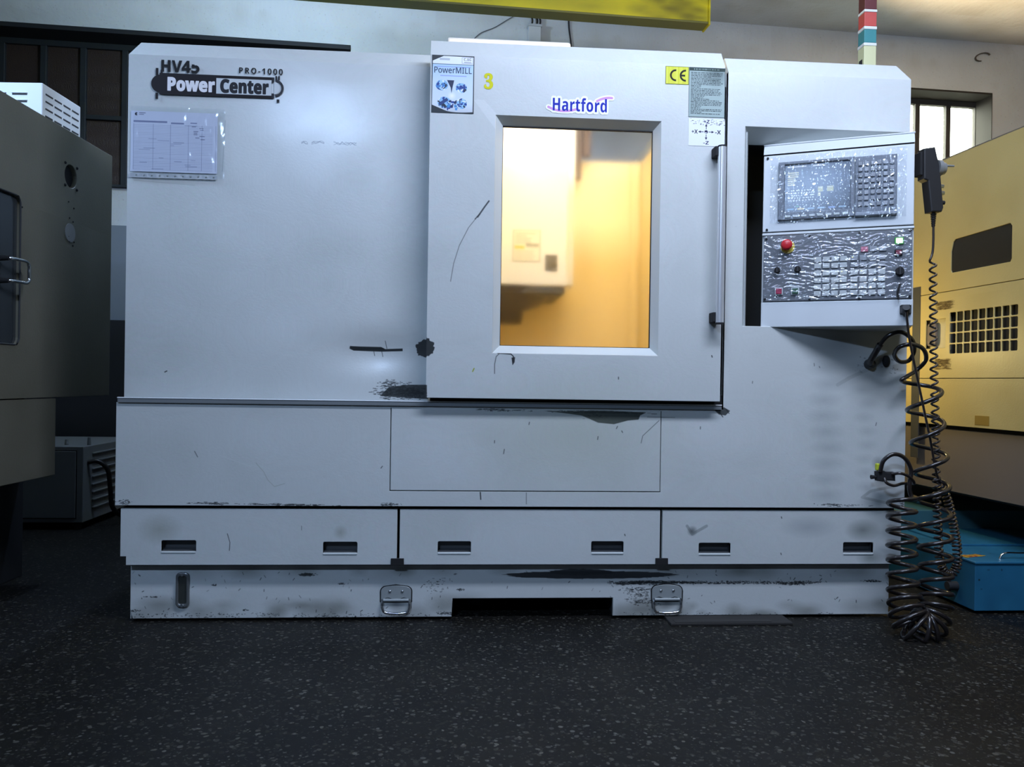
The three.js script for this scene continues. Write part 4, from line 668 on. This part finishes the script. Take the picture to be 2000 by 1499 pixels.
// ------------------------------------------------------------------ air hose and blow gun
{
  const z = 0.1, V = (px, py, zz = z) => at(px, py, zz);
  const t = thing('air_hose', 'glossy black coiled air hose drooping to the floor at the machine corner', 'hose', [1.79, 0, 0.2]);
  const axis = [V(1799, 738, 0.1), V(1806, 800, 0.1), V(1815, 880, 0.1), V(1822, 950, 0.11), V(1825, 1030, 0.12), V(1828, 1100, 0.14), V(1828, 1165, 0.17), V(1822, 1205, 0.2), V(1806, 1226, 0.22), V(1787, 1222, 0.22), V(1773, 1200, 0.2), V(1766, 1165, 0.17), V(1762, 1100, 0.14), V(1761, 1030, 0.12), V(1762, 968, 0.1)];
  const rad = [0.072, 0.064, 0.064, 0.06, 0.062, 0.06, 0.058, 0.062, 0.068, 0.072, 0.066, 0.058, 0.052, 0.052, 0.051], tu = [0, 1.05, 2.3, 3.5, 5.0, 6.8, 8.8, 10.6, 12.6, 14.4, 16.2, 17.9, 20.2, 22.7, 25.0];
  const c = coil(axis, rad, tu, 22, 0.3, 1).filter((p) => { p.y = Math.max(p.y, 0.0075); return true; });
  const lead = [V(1702, 703, 0.06), V(1716, 678, 0.1), V(1735, 656, 0.13), V(1758, 649, 0.14), V(1778, 660, 0.13), V(1786, 684, 0.08), V(1776, 704, 0.05), V(1758, 707, 0.06), V(1747, 692, 0.1), V(1757, 678, 0.14), V(1780, 673, 0.15), V(1803, 682, 0.13), V(1808, 704, 0.09), V(1792, 722, 0.06)];
  const tail = [V(1776, 952, 0.09), V(1779, 918, 0.09), V(1764, 893, 0.1), V(1744, 888, 0.1), V(1726, 900, 0.09), V(1719, 922, 0.08)];
  part(t, 'coiled_tube', new THREE.TubeGeometry(new THREE.CatmullRomCurve3([...lead, ...c, ...tail], false, 'centripetal'), 2600, 0.0086, 9), M.hose);
  part(t, 'hose_end', new THREE.TubeGeometry(new THREE.CatmullRomCurve3([V(1742, 927, 0.08), V(1758, 925, 0.1), V(1776, 932, 0.1), V(1785, 945, 0.08), V(1776, 944, 0.06), V(1762, 945, 0.07), V(1745, 949, 0.09), V(1731, 943, 0.09), V(1727, 934, 0.08)], false, 'centripetal'), 120, 0.0062, 9), M.hose);
  const gun = thing('blow_gun', 'small black blow gun with a yellow-green trigger hanging in the hose loop', 'air gun', [at(1722, 942, z).x, at(1722, 942, z).y, 0.06]);
  const P = (px, py) => { const p = at(px, py, 0.06); return [p.x, p.y]; };
  part(gun, 'gun_body', poly([P(1709, 921), P(1722, 919), P(1728, 922), P(1744, 922), P(1744, 939), P(1728, 938), P(1724, 941), P(1710, 939)], 0.03, 0.004).translate(0, 0, 0.05), M.black);
  { const a = P(1713, 912); part(gun, 'trigger', bx(a[0] - 0.008, a[0] + 0.007, a[1] - 0.015, a[1] + 0.014, 0.055, 0.075, 0.005), std(lin(0.50, 0.55, 0.03), 0.45), 'yellow-green trigger'); const b = P(1705, 932); part(gun, 'nozzle', cyl(0.009, 0.005, 0.026, b[0] + 0.002, b[1], 0.065, 'x', 14), M.black); }
}

// ------------------------------------------------------------------ machine on the left, seen along its right side
{
  const t = thing('milling_machine', 'drab grey machine at the left edge with a dark window and bent handle', 'machine', [-1.763, 0, 0], -2.774 * DEG);
  const [c, g] = canvas(1024, 1024); g.fillStyle = 'rgb(108,105,90)'; g.fillRect(0, 0, 1024, 1024); for (let i = 0; i < 300; i++) blot(g, rr(0, 1024), rr(0, 1024), rr(20, 140), rnd() < 0.5 ? '90,88,74' : '120,118,104', 0.15); for (let i = 0; i < 2600; i++) { g.fillStyle = `rgba(60,60,50,${rr(0.05, 0.2)})`; g.fillRect(rr(0, 1024), rr(0, 1024), 1.4, 1.4); }
  const drab = std(0xffffff, 0.5, 0, { map: tex(c, true, [0.6, 0.6]), bumpMap: peel(3), bumpScale: 0.0006 });
  const wy = [1.093, 1.69], wz = -0.152; // window: from wz forward
  const sideUV = (q) => planarUV(q, (x, y, z) => [z, y]);
  const side = new THREE.Shape([[-0.9, 0.876], [0.913, 0.876], [0.913, 2.066], [-0.9, 2.066]].map((p) => new THREE.Vector2(...p)));
  side.holes.push(new THREE.Path(roundRect(-0.75, -wz, wy[0], wy[1], 0.03).map((p) => new THREE.Vector2(...p)))); // shape x = -z
  const cy = 1.868, cz = 0.528; side.holes.push(new THREE.Path(Array.from({ length: 24 }, (_, i) => new THREE.Vector2(cz + 0.052 * Math.cos((i / 24) * 6.2832), cy + 0.052 * Math.sin((i / 24) * 6.2832)))));
  const plate = new THREE.ExtrudeGeometry(side, { depth: 0.02, bevelEnabled: true, bevelSize: 0.0015, bevelThickness: 0.0015, bevelOffset: -0.0015, bevelSegments: 1 }).rotateY(Math.PI / 2).translate(-0.0215, 0, 0);
  part(t, 'side_cover', sideUV(plate), drab);
  part(t, 'cabinet_body', merge([bx(-1.6, -0.03, 0.88, 2.06, -0.9, 0.9, 0.004), bx(-1.6, -1.58, 0, 0.88, -0.9, 0.9, 0.004)]), std(lin(0.10, 0.105, 0.10), 0.6));
  part(t, 'roof_sheet', bx(-1.6, -0.001, 2.06, 2.068, -0.913, 0.9, 0.002), drab);
  part(t, 'side_window', bx(-0.02, -0.014, wy[0], wy[1], wz, 0.75, 0.002), new THREE.MeshPhysicalMaterial({ color: lin(0.04, 0.046, 0.05), roughness: 0.15, clearcoat: 0.6 }), 'dark tinted side window');
  part(t, 'window_gasket', new THREE.TubeGeometry(new THREE.CatmullRomCurve3(roundRect(-0.75, -wz, wy[0], wy[1], 0.03).map(([a, b]) => new THREE.Vector3(0.0, b, -a)), true, 'catmullrom', 0.1), 160, 0.0035, 6, true), M.dark);
  part(t, 'grab_handle', tube([[-0.01, 1.425, -0.02], [0.03, 1.425, -0.035], [0.042, 1.425, -0.075], [0.046, 1.422, -0.122], [0.046, 1.41, -0.135], [0.046, 1.38, -0.136], [0.046, 1.352, -0.135], [0.046, 1.34, -0.122], [0.042, 1.338, -0.075], [0.03, 1.338, -0.035], [-0.01, 1.338, -0.02]], 0.0065, 80, 8), M.chrome, 'bent chrome grab handle');
  for (const y of [1.425, 1.338]) part(t, 'handle_foot', cyl(0.012, 0.009, 0.04, 0.012, y, -0.028, 'x', 14), M.black);
  part(t, 'fan_recess', cyl(0.051, 0.051, 0.03, -0.035, cy, -cz, 'x'), M.black, 'round dark vent hole');
  for (let i = 0; i < 4; i++) { const a = (45 + 90 * i) * DEG; part(t, 'vent_screw', new THREE.SphereGeometry(0.007, 8, 6).translate(0, cy + 0.07 * Math.sin(a), -cz + 0.07 * Math.cos(a)), M.black); }
  part(t, 'blanking_disc', cyl(0.042, 0.042, 0.003, 0.0015, 1.614, -0.525, 'x').scale(1, 1, 1), std(lin(0.24, 0.24, 0.23), 0.5), 'small grey blanking disc');
  for (const [y, z] of [[1.75, -0.51], [1.73, -0.555], [1.68, -0.52], [1.668, -0.55], [1.575, -0.52], [1.578, -0.56], [1.56, -0.55], [1.595, -0.51], [1.65, -0.16]]) part(t, 'vent_screw', new THREE.SphereGeometry(0.004, 8, 6).translate(0, y, z), M.black);
  part(t, 'lower_cover', sideUV(bx(-0.03, -0.002, 0.536, 0.872, -0.433, 0.9, 0.003)), drab, 'shorter cover panel below the main side');
  part(t, 'base_frame', merge([bx(-1.5, -0.35, 0.0, 0.55, -0.8, 0.85, 0.004), bx(-1.5, -0.35, 0.5, 0.88, -0.8, 0.85, 0.004)]), M.dark);
  // louvred box on its roof
  const b = thing('louvred_box', 'white louvred sheet-metal box on top of the left machine', 'vent box', [-1.93, 2.068, -0.655], -4 * DEG);
  const wht = std(lin(0.72, 0.75, 0.77), 0.45), w = 0.62, h = 0.262, d = 0.33;
  part(b, 'box_cover', bx(-w, 0, 0, h, -d, 0, 0.006), wht);
  const slot = bx(-0.035, 0.035, -0.004, 0.004, -0.002, 0.0015, 0.0015), ss = bx(-0.0015, 0.002, -0.004, 0.004, -0.03, 0.03, 0.0015), lou = bx(-0.036, 0.036, 0.004, 0.009, -0.001, 0.006, 0.002);
  for (let i = 0; i < 5; i++) for (let j = 0; j < 6; j++) { part(b, 'front_slot', slot, M.dark).position.set(-0.105 - i * 0.098, h - 0.055 - j * 0.034, 0); part(b, 'louvre', lou, wht).position.set(-0.105 - i * 0.098, h - 0.055 - j * 0.034, 0); }
  for (let i = 0; i < 4; i++) for (let j = 0; j < 6; j++) part(b, 'side_slot', ss, M.dark).position.set(0, h - 0.045 - j * 0.034, -0.055 - i * 0.075);
}
{ // low electrical cabinet behind the left machine
  const t = thing('electrical_cabinet', 'low pale grey cabinet with a louvred side in the dark gap behind the left machine', 'cabinet', [-2.33, 0, -2.0]);
  const g1 = std(lin(0.19, 0.20, 0.20), 0.55), x1 = -2.325, x0 = -3.05, y0 = 0.045, y1 = 0.525, z1 = -2.0, z0 = -2.85;
  part(t, 'cabinet_shell', bx(x0, x1, y0, y1, z0, z1, 0.006), g1);
  part(t, 'front_door', merge([bx(x0 + 0.03, x1 - 0.045, y0 + 0.03, y1 - 0.03, z1, z1 + 0.006, 0.003)]), g1);
  part(t, 'door_gap', bx(x0 + 0.024, x1 - 0.039, y0 + 0.024, y1 - 0.024, z1 - 0.004, z1 + 0.001, 0), M.black);
  for (let j = 0; j < 8; j++) part(t, 'side_louvre', bx(x1 - 0.004, x1 + 0.010, y0 + 0.07 + j * 0.05, y0 + 0.082 + j * 0.05, z0 + 0.15, z1 - 0.12, 0.004), g1);
  for (const [x, z] of [[x0 + 0.05, z1 - 0.05], [x1 - 0.05, z1 - 0.05], [x0 + 0.05, z0 + 0.05], [x1 - 0.05, z0 + 0.05]]) part(t, 'foot', cyl(0.02, 0.018, y0, x, y0 / 2, z), M.dark);
  part(t, 'power_cable', tube([[x1, 0.42, z1 - 0.06], [x1 + 0.05, 0.425, z1 - 0.08], [x1 + 0.10, 0.38, z1 - 0.1], [x1 + 0.115, 0.25, z1 - 0.12], [x1 + 0.12, 0.13, z1 - 0.14], [x1 + 0.15, 0.06, z1 - 0.2], [x1 + 0.2, 0.016, z1 - 0.3]], 0.015, 60, 9), M.rubber, 'black power cable bent down the side');
  for (const [x, hgt] of [[x1 - 0.02, 0.05], [x1 - 0.3, 0.03], [x1 - 0.16, 0.035]]) part(t, 'cable_stub', cyl(0.012, 0.009, hgt, x, y1 + hgt / 2, z1 - 0.12, 'y', 12), g1);
}

// ------------------------------------------------------------------ yellowed machine on the right, seen along its left side
{
  const t = thing('cream_machine', 'cream-coloured machine at the right edge with a vent grille and dark slanted window', 'machine', [2.5127, 0, 0], 3.243 * DEG);
  const [c, g] = canvas(1024, 1024); g.fillStyle = 'rgb(190,174,118)'; g.fillRect(0, 0, 1024, 1024); for (let i = 0; i < 260; i++) blot(g, rr(0, 1024), rr(0, 1024), rr(20, 120), rnd() < 0.5 ? '172,154,98' : '198,186,136', 0.16); for (let i = 0; i < 1600; i++) { g.fillStyle = `rgba(80,70,40,${rr(0.05, 0.25)})`; g.fillRect(rr(0, 1024), rr(0, 1024), 1.4, 1.4); }
  const cream = std(lin(1, 0.97, 0.9), 0.42, 0, { map: tex(c, true, [0.7, 0.7]), bumpMap: peel(3), bumpScale: 0.0006 });
  const L = (s) => s + 0.751; // distance back along the side
  const U = (q) => planarUV(q, (x, y, z) => [z, y]);
  const sheet = (pts, holes = [], th = 0.006) => { const s = new THREE.Shape(pts.map((p) => new THREE.Vector2(...p))); for (const h of holes) s.holes.push(new THREE.Path(h.map((p) => new THREE.Vector2(...p)))); return new THREE.ExtrudeGeometry(s, { depth: th - 0.003, bevelEnabled: true, bevelSize: 0.0015, bevelThickness: 0.0015, bevelOffset: -0.0015, bevelSegments: 1 }).rotateY(Math.PI / 2).translate(0.0015, 0, 0); }; // shape x = distance back
  const front = -0.9, back = 2.1;
  const hex = [[L(-0.108), 1.553], [L(-0.50), 1.551], [L(-0.508), 1.565], [L(-0.508), 1.712], [L(-0.497), 1.727], [L(-0.13), 1.718], [L(-0.114), 1.706], [L(-0.100), 1.66], [L(-0.100), 1.567]];
  const vents = []; for (let i = 0; i < 9; i++) for (let j = 0; j < 4; j++) { const s = -0.0985 - i * 0.0511, y = 1.147 + j * 0.0535; vents.push(roundRect(L(s - 0.0435), L(s), y, y + 0.046, 0.006)); }
  const hp = [L(-0.067), L(0.088), 1.178, 1.327];
  const slotS = [L(0.135), L(0.20), 0.6, 1.512];
  part(t, 'upper_side', U(sheet(rect(front, back, 1.464, 2.142), [hex])), cream);
  const mid = part(t, 'middle_side', U(sheet(rect(front, back, 1.024, 1.461), [...vents, rect(...hp)])), cream, 'side panel with a nine by four vent grille');
  part(t, 'lower_side', U(sheet(rect(front, back, 0.786, 1.021))), cream);
  part(t, 'window_pane', bx(0.006, 0.010, 1.54, 1.74, -L(-0.09), -L(-0.52), 0), new THREE.MeshPhysicalMaterial({ color: lin(0.014, 0.014, 0.016), roughness: 0.15, clearcoat: 0.1 }), 'dark slanted window');
  part(mid, 'vent_backing', bx(0.03, 0.034, 1.13, 1.37, -L(-0.08), -L(-0.58), 0), M.black);
  part(mid, 'latch_recess', merge([bx(0.020, 0.024, hp[2] - 0.01, hp[3] + 0.01, -hp[1] - 0.01, -hp[0] + 0.01, 0)]), std(lin(0.5, 0.45, 0.30), 0.5));
  part(mid, 'latch_handle', poly(roundRect(-0.05, 0.02, 1.19, 1.31, 0.02), 0.012, 0.003).rotateY(-Math.PI / 2).translate(0.012, 0, -L(0.03)), std(lin(0.16, 0.13, 0.12), 0.3), 'brown flush latch handle');
  part(t, 'kick_gap', bx(0.055, 0.09, 0.44, 0.79, -back, -front, 0), M.dark);
  part(t, 'kick_panel', U(bx(0.03, 0.05, 0.452, 0.766, -back, -front, 0.003)), std(lin(0.17, 0.14, 0.115), 0.55), 'grey-brown kick panel');
  part(t, 'door_gasket', bx(-0.003, 0.004, slotS[2], slotS[3], -slotS[1], -slotS[0], 0.002), std(lin(0.05, 0.05, 0.048), 0.6), 'upright dark strip');
  part(t, 'cabinet_body', merge([bx(0.05, 1.8, 0.8, 2.13, -back, -front, 0.004), bx(0.1, 1.75, 0.0, 0.8, -back + 0.05, -1.45, 0.004)]), std(lin(0.3, 0.28, 0.22), 0.6));
  part(t, 'roof_sheet', bx(0, 1.8, 2.136, 2.146, -back, -front, 0.003), std(lin(0.12, 0.11, 0.10), 0.5));
  // tape residue and a small label
  const stain = (s0, s1, y0, y1) => { const [k, q] = canvas(160, 80); for (let i = 0; i < 260; i++) { q.fillStyle = `rgba(84,62,22,${rr(0.1, 0.35)})`; q.fillRect(rr(4, 110), 12 + rr(0, 56), rr(10, 44), rr(1, 6)); } const m = part(t, 'tape_residue', new THREE.PlaneGeometry(Math.abs(s1 - s0), y1 - y0).rotateY(-Math.PI / 2).translate(-0.001, (y0 + y1) / 2, -L((s0 + s1) / 2)), std(0xffffff, 0.8, 0, { map: tex(k), transparent: true })); m.castShadow = false; };
  stain(0.02, -0.15, 1.366, 1.425); stain(0.02, -0.13, 1.06, 1.135);
  part(t, 'small_label', bx(-0.002, 0.002, 0.80, 0.845, -L(-0.29), -L(-0.385), 0.001), std(lin(0.26, 0.16, 0.02), 0.7), 'small yellow label');
}
{ // teal coolant tank under the right machine
  const t = thing('coolant_tank', 'scuffed teal steel coolant tank on the floor beside the hose', 'tank', [2.7, 0, -0.7]);
  const [c, g] = canvas(512, 256); g.fillStyle = 'rgb(40,106,140)'; g.fillRect(0, 0, 512, 256); for (let i = 0; i < 160; i++) blot(g, rr(0, 512), rr(0, 256), rr(6, 50), rnd() < 0.5 ? '30,84,112' : '54,128,160', 0.2); for (let i = 0; i < 60; i++) { g.fillStyle = `rgba(16,24,28,${rr(0.3, 0.8)})`; g.fillRect(rr(0, 512), rr(0, 256) ** 1.0, rr(1, 7), rr(1, 4)); }
  const teal = std(0xffffff, 0.42, 0, { map: tex(c, true, [1.2, 1.6]) }), x0 = 2.25, z1 = -0.094;
  const body = part(t, 'tank_body', merge([planarUV(bx(x0, 3.5, 0.012, 0.221, -1.0, z1, 0.004)), planarUV(bx(x0 - 0.004, 3.5, 0.216, 0.226, -1.0, z1 + 0.006, 0.003), (x, y, z) => [x, z])]), teal);
  part(t, 'raised_section', planarUV(bx(x0 - 0.1, 3.4, 0.0, 0.325, -1.38, -0.86, 0.005)), std(lin(0.05, 0.15, 0.18), 0.5));
  part(t, 'lid_plate', planarUV(bx(x0 + 0.12, 3.3, 0.226, 0.236, -0.82, -0.42, 0.003), (x, y, z) => [x, z]), teal);
  const hx = at(1960, 1088, -0.16); part(t, 'lid_handle', tube([[2.40, 0.226, -0.15], [2.41, 0.243, -0.15], [2.425, 0.25, -0.15], [2.50, 0.25, -0.15], [2.58, 0.25, -0.15], [2.595, 0.243, -0.15], [2.60, 0.226, -0.15]], 0.005, 50, 8), M.chrome, 'bright steel lid handle');
  { const [k, q] = canvas(200, 80); for (let i = 0; i < 170; i++) { q.fillStyle = ['#c9b02a', '#c0571c', '#a8281a', '#d8c840', '#7a6a20'][i % 5]; q.globalAlpha = rr(0.5, 1); q.fillRect(rr(8, 150), 18 + rr(0, 40), rr(6, 36), rr(2, 7)); } const a = part(t, 'torn_sticker', new THREE.PlaneGeometry(0.15, 0.085).rotateX(-Math.PI / 2).rotateY(0.25).translate(2.315, 0.2275, -0.21), std(0xffffff, 0.6, 0, { map: tex(k), transparent: true }), 'torn yellow and red sticker'); a.castShadow = false; }
  part(t, 'drain_cock', merge([cyl(0.02, 0.02, 0.05, x0 - 0.02, 0.09, -0.22, 'x', 16), cyl(0.008, 0.008, 0.06, x0 - 0.035, 0.09, -0.22, 'y', 10)]), M.dark);
}
{ // warm lamp on the far side of the machine that lights the yellowed side
  const x = 1.93, y = 1.22, z = -1.05;
  const t = thing('bulkhead_lamp', 'warm bulkhead lamp on the hidden right side of the machining centre', 'lamp', [x, y, z]);
  part(t, 'lamp_base', bx(1.868, 1.89, y - 0.08, y + 0.08, z - 0.08, z + 0.08, 0.004), M.dark);
  part(t, 'lamp_stem', cyl(0.015, 0.015, 0.05, 1.905, y, z, 'x', 12), M.dark);
  part(t, 'lamp_globe', new THREE.SphereGeometry(0.045, 24, 16).translate(x, y, z), std(0xffffff, 0.5, 0, { emissive: WARM.clone(), emissiveIntensity: 4 }));
  const L = new THREE.PointLight(new THREE.Color(1, 0.76, 0.30), 1.5, 0, 2); L.castShadow = true; t.add(L);
}
{ // unseen cool tube added behind the girder to light the back wall
  const x = -1.2, y = 3.5, z = -1.7;
  const t = thing('added_tube_lamp', 'added unseen cool tube lamp behind the yellow girder that lights the back wall', 'lamp', [x, y, z]);
  part(t, 'lamp_tube', cyl(0.02, 0.02, 0.4, x, y, z, 'x', 16), std(0xffffff, 0.5, 0, { emissive: BLUE.clone(), emissiveIntensity: 4 }));
  for (const s of [-1, 1]) part(t, 'hanger', cyl(0.004, 0.004, CEIL - y, x + s * 0.205, (CEIL + y) / 2, z), M.dark);
  const L = new THREE.PointLight(new THREE.Color(0.66, 0.9, 1.34), 4.2, 0, 2); t.add(L);
}
{ // unseen warm spotlight added on the roof to brighten the ceiling
  const x = 1.62, y = 2.33, z = -1.9, dir = new THREE.Vector3(2.5, 1.7, 0.05).normalize();
  const t = thing('added_uplight', 'added unseen warm spotlight on the machine roof that brightens the ceiling', 'lamp', [x, y, z]);
  const q = new THREE.Quaternion().setFromUnitVectors(new THREE.Vector3(0, 0, 1), dir), put = (g) => g.applyQuaternion(q).translate(x, y + 0.16, z);
  part(t, 'lamp_head', put(bx(-0.10, 0.10, -0.08, 0.08, -0.05, 0, 0.01)), M.dark);
  part(t, 'lamp_glass', put(bx(-0.085, 0.085, -0.065, 0.065, 0, 0.006, 0.002)), std(0xffffff, 0.4, 0, { emissive: WARM.clone(), emissiveIntensity: 4 }));
  part(t, 'lamp_stand', bx(x - 0.03, x + 0.03, y, y + 0.12, z - 0.02, z + 0.02, 0.004), M.dark);
  const L = new THREE.SpotLight(new THREE.Color(1, 0.70, 0.36), 125, 0, 30 * DEG, 1, 2); L.position.copy(dir).multiplyScalar(0.03).add(new THREE.Vector3(0, 0.16, 0)); t.add(L);
  L.target.position.copy(dir).multiplyScalar(2).add(L.position); t.add(L.target);
}
{ // shim board at the foot of the tank
  const t = thing('shim_board', 'thin grey board lying under the front edge of the base tank', 'board', [1.12, 0, 0]);
  part(t, 'board', bx(0.88, 1.385, 0.0, 0.011, -0.09, 0.045, 0.003), std(lin(0.024, 0.022, 0.02), 0.85));
  part(t, 'split_edge', bx(0.9, 1.3, 0.011, 0.013, 0.0, 0.035, 0.001), std(lin(0.03, 0.028, 0.025), 0.85));
}
scene.traverse((o) => { if (o.isLight && !o.isRectAreaLight) o.castShadow = true; });
renderer.render(scene, camera);
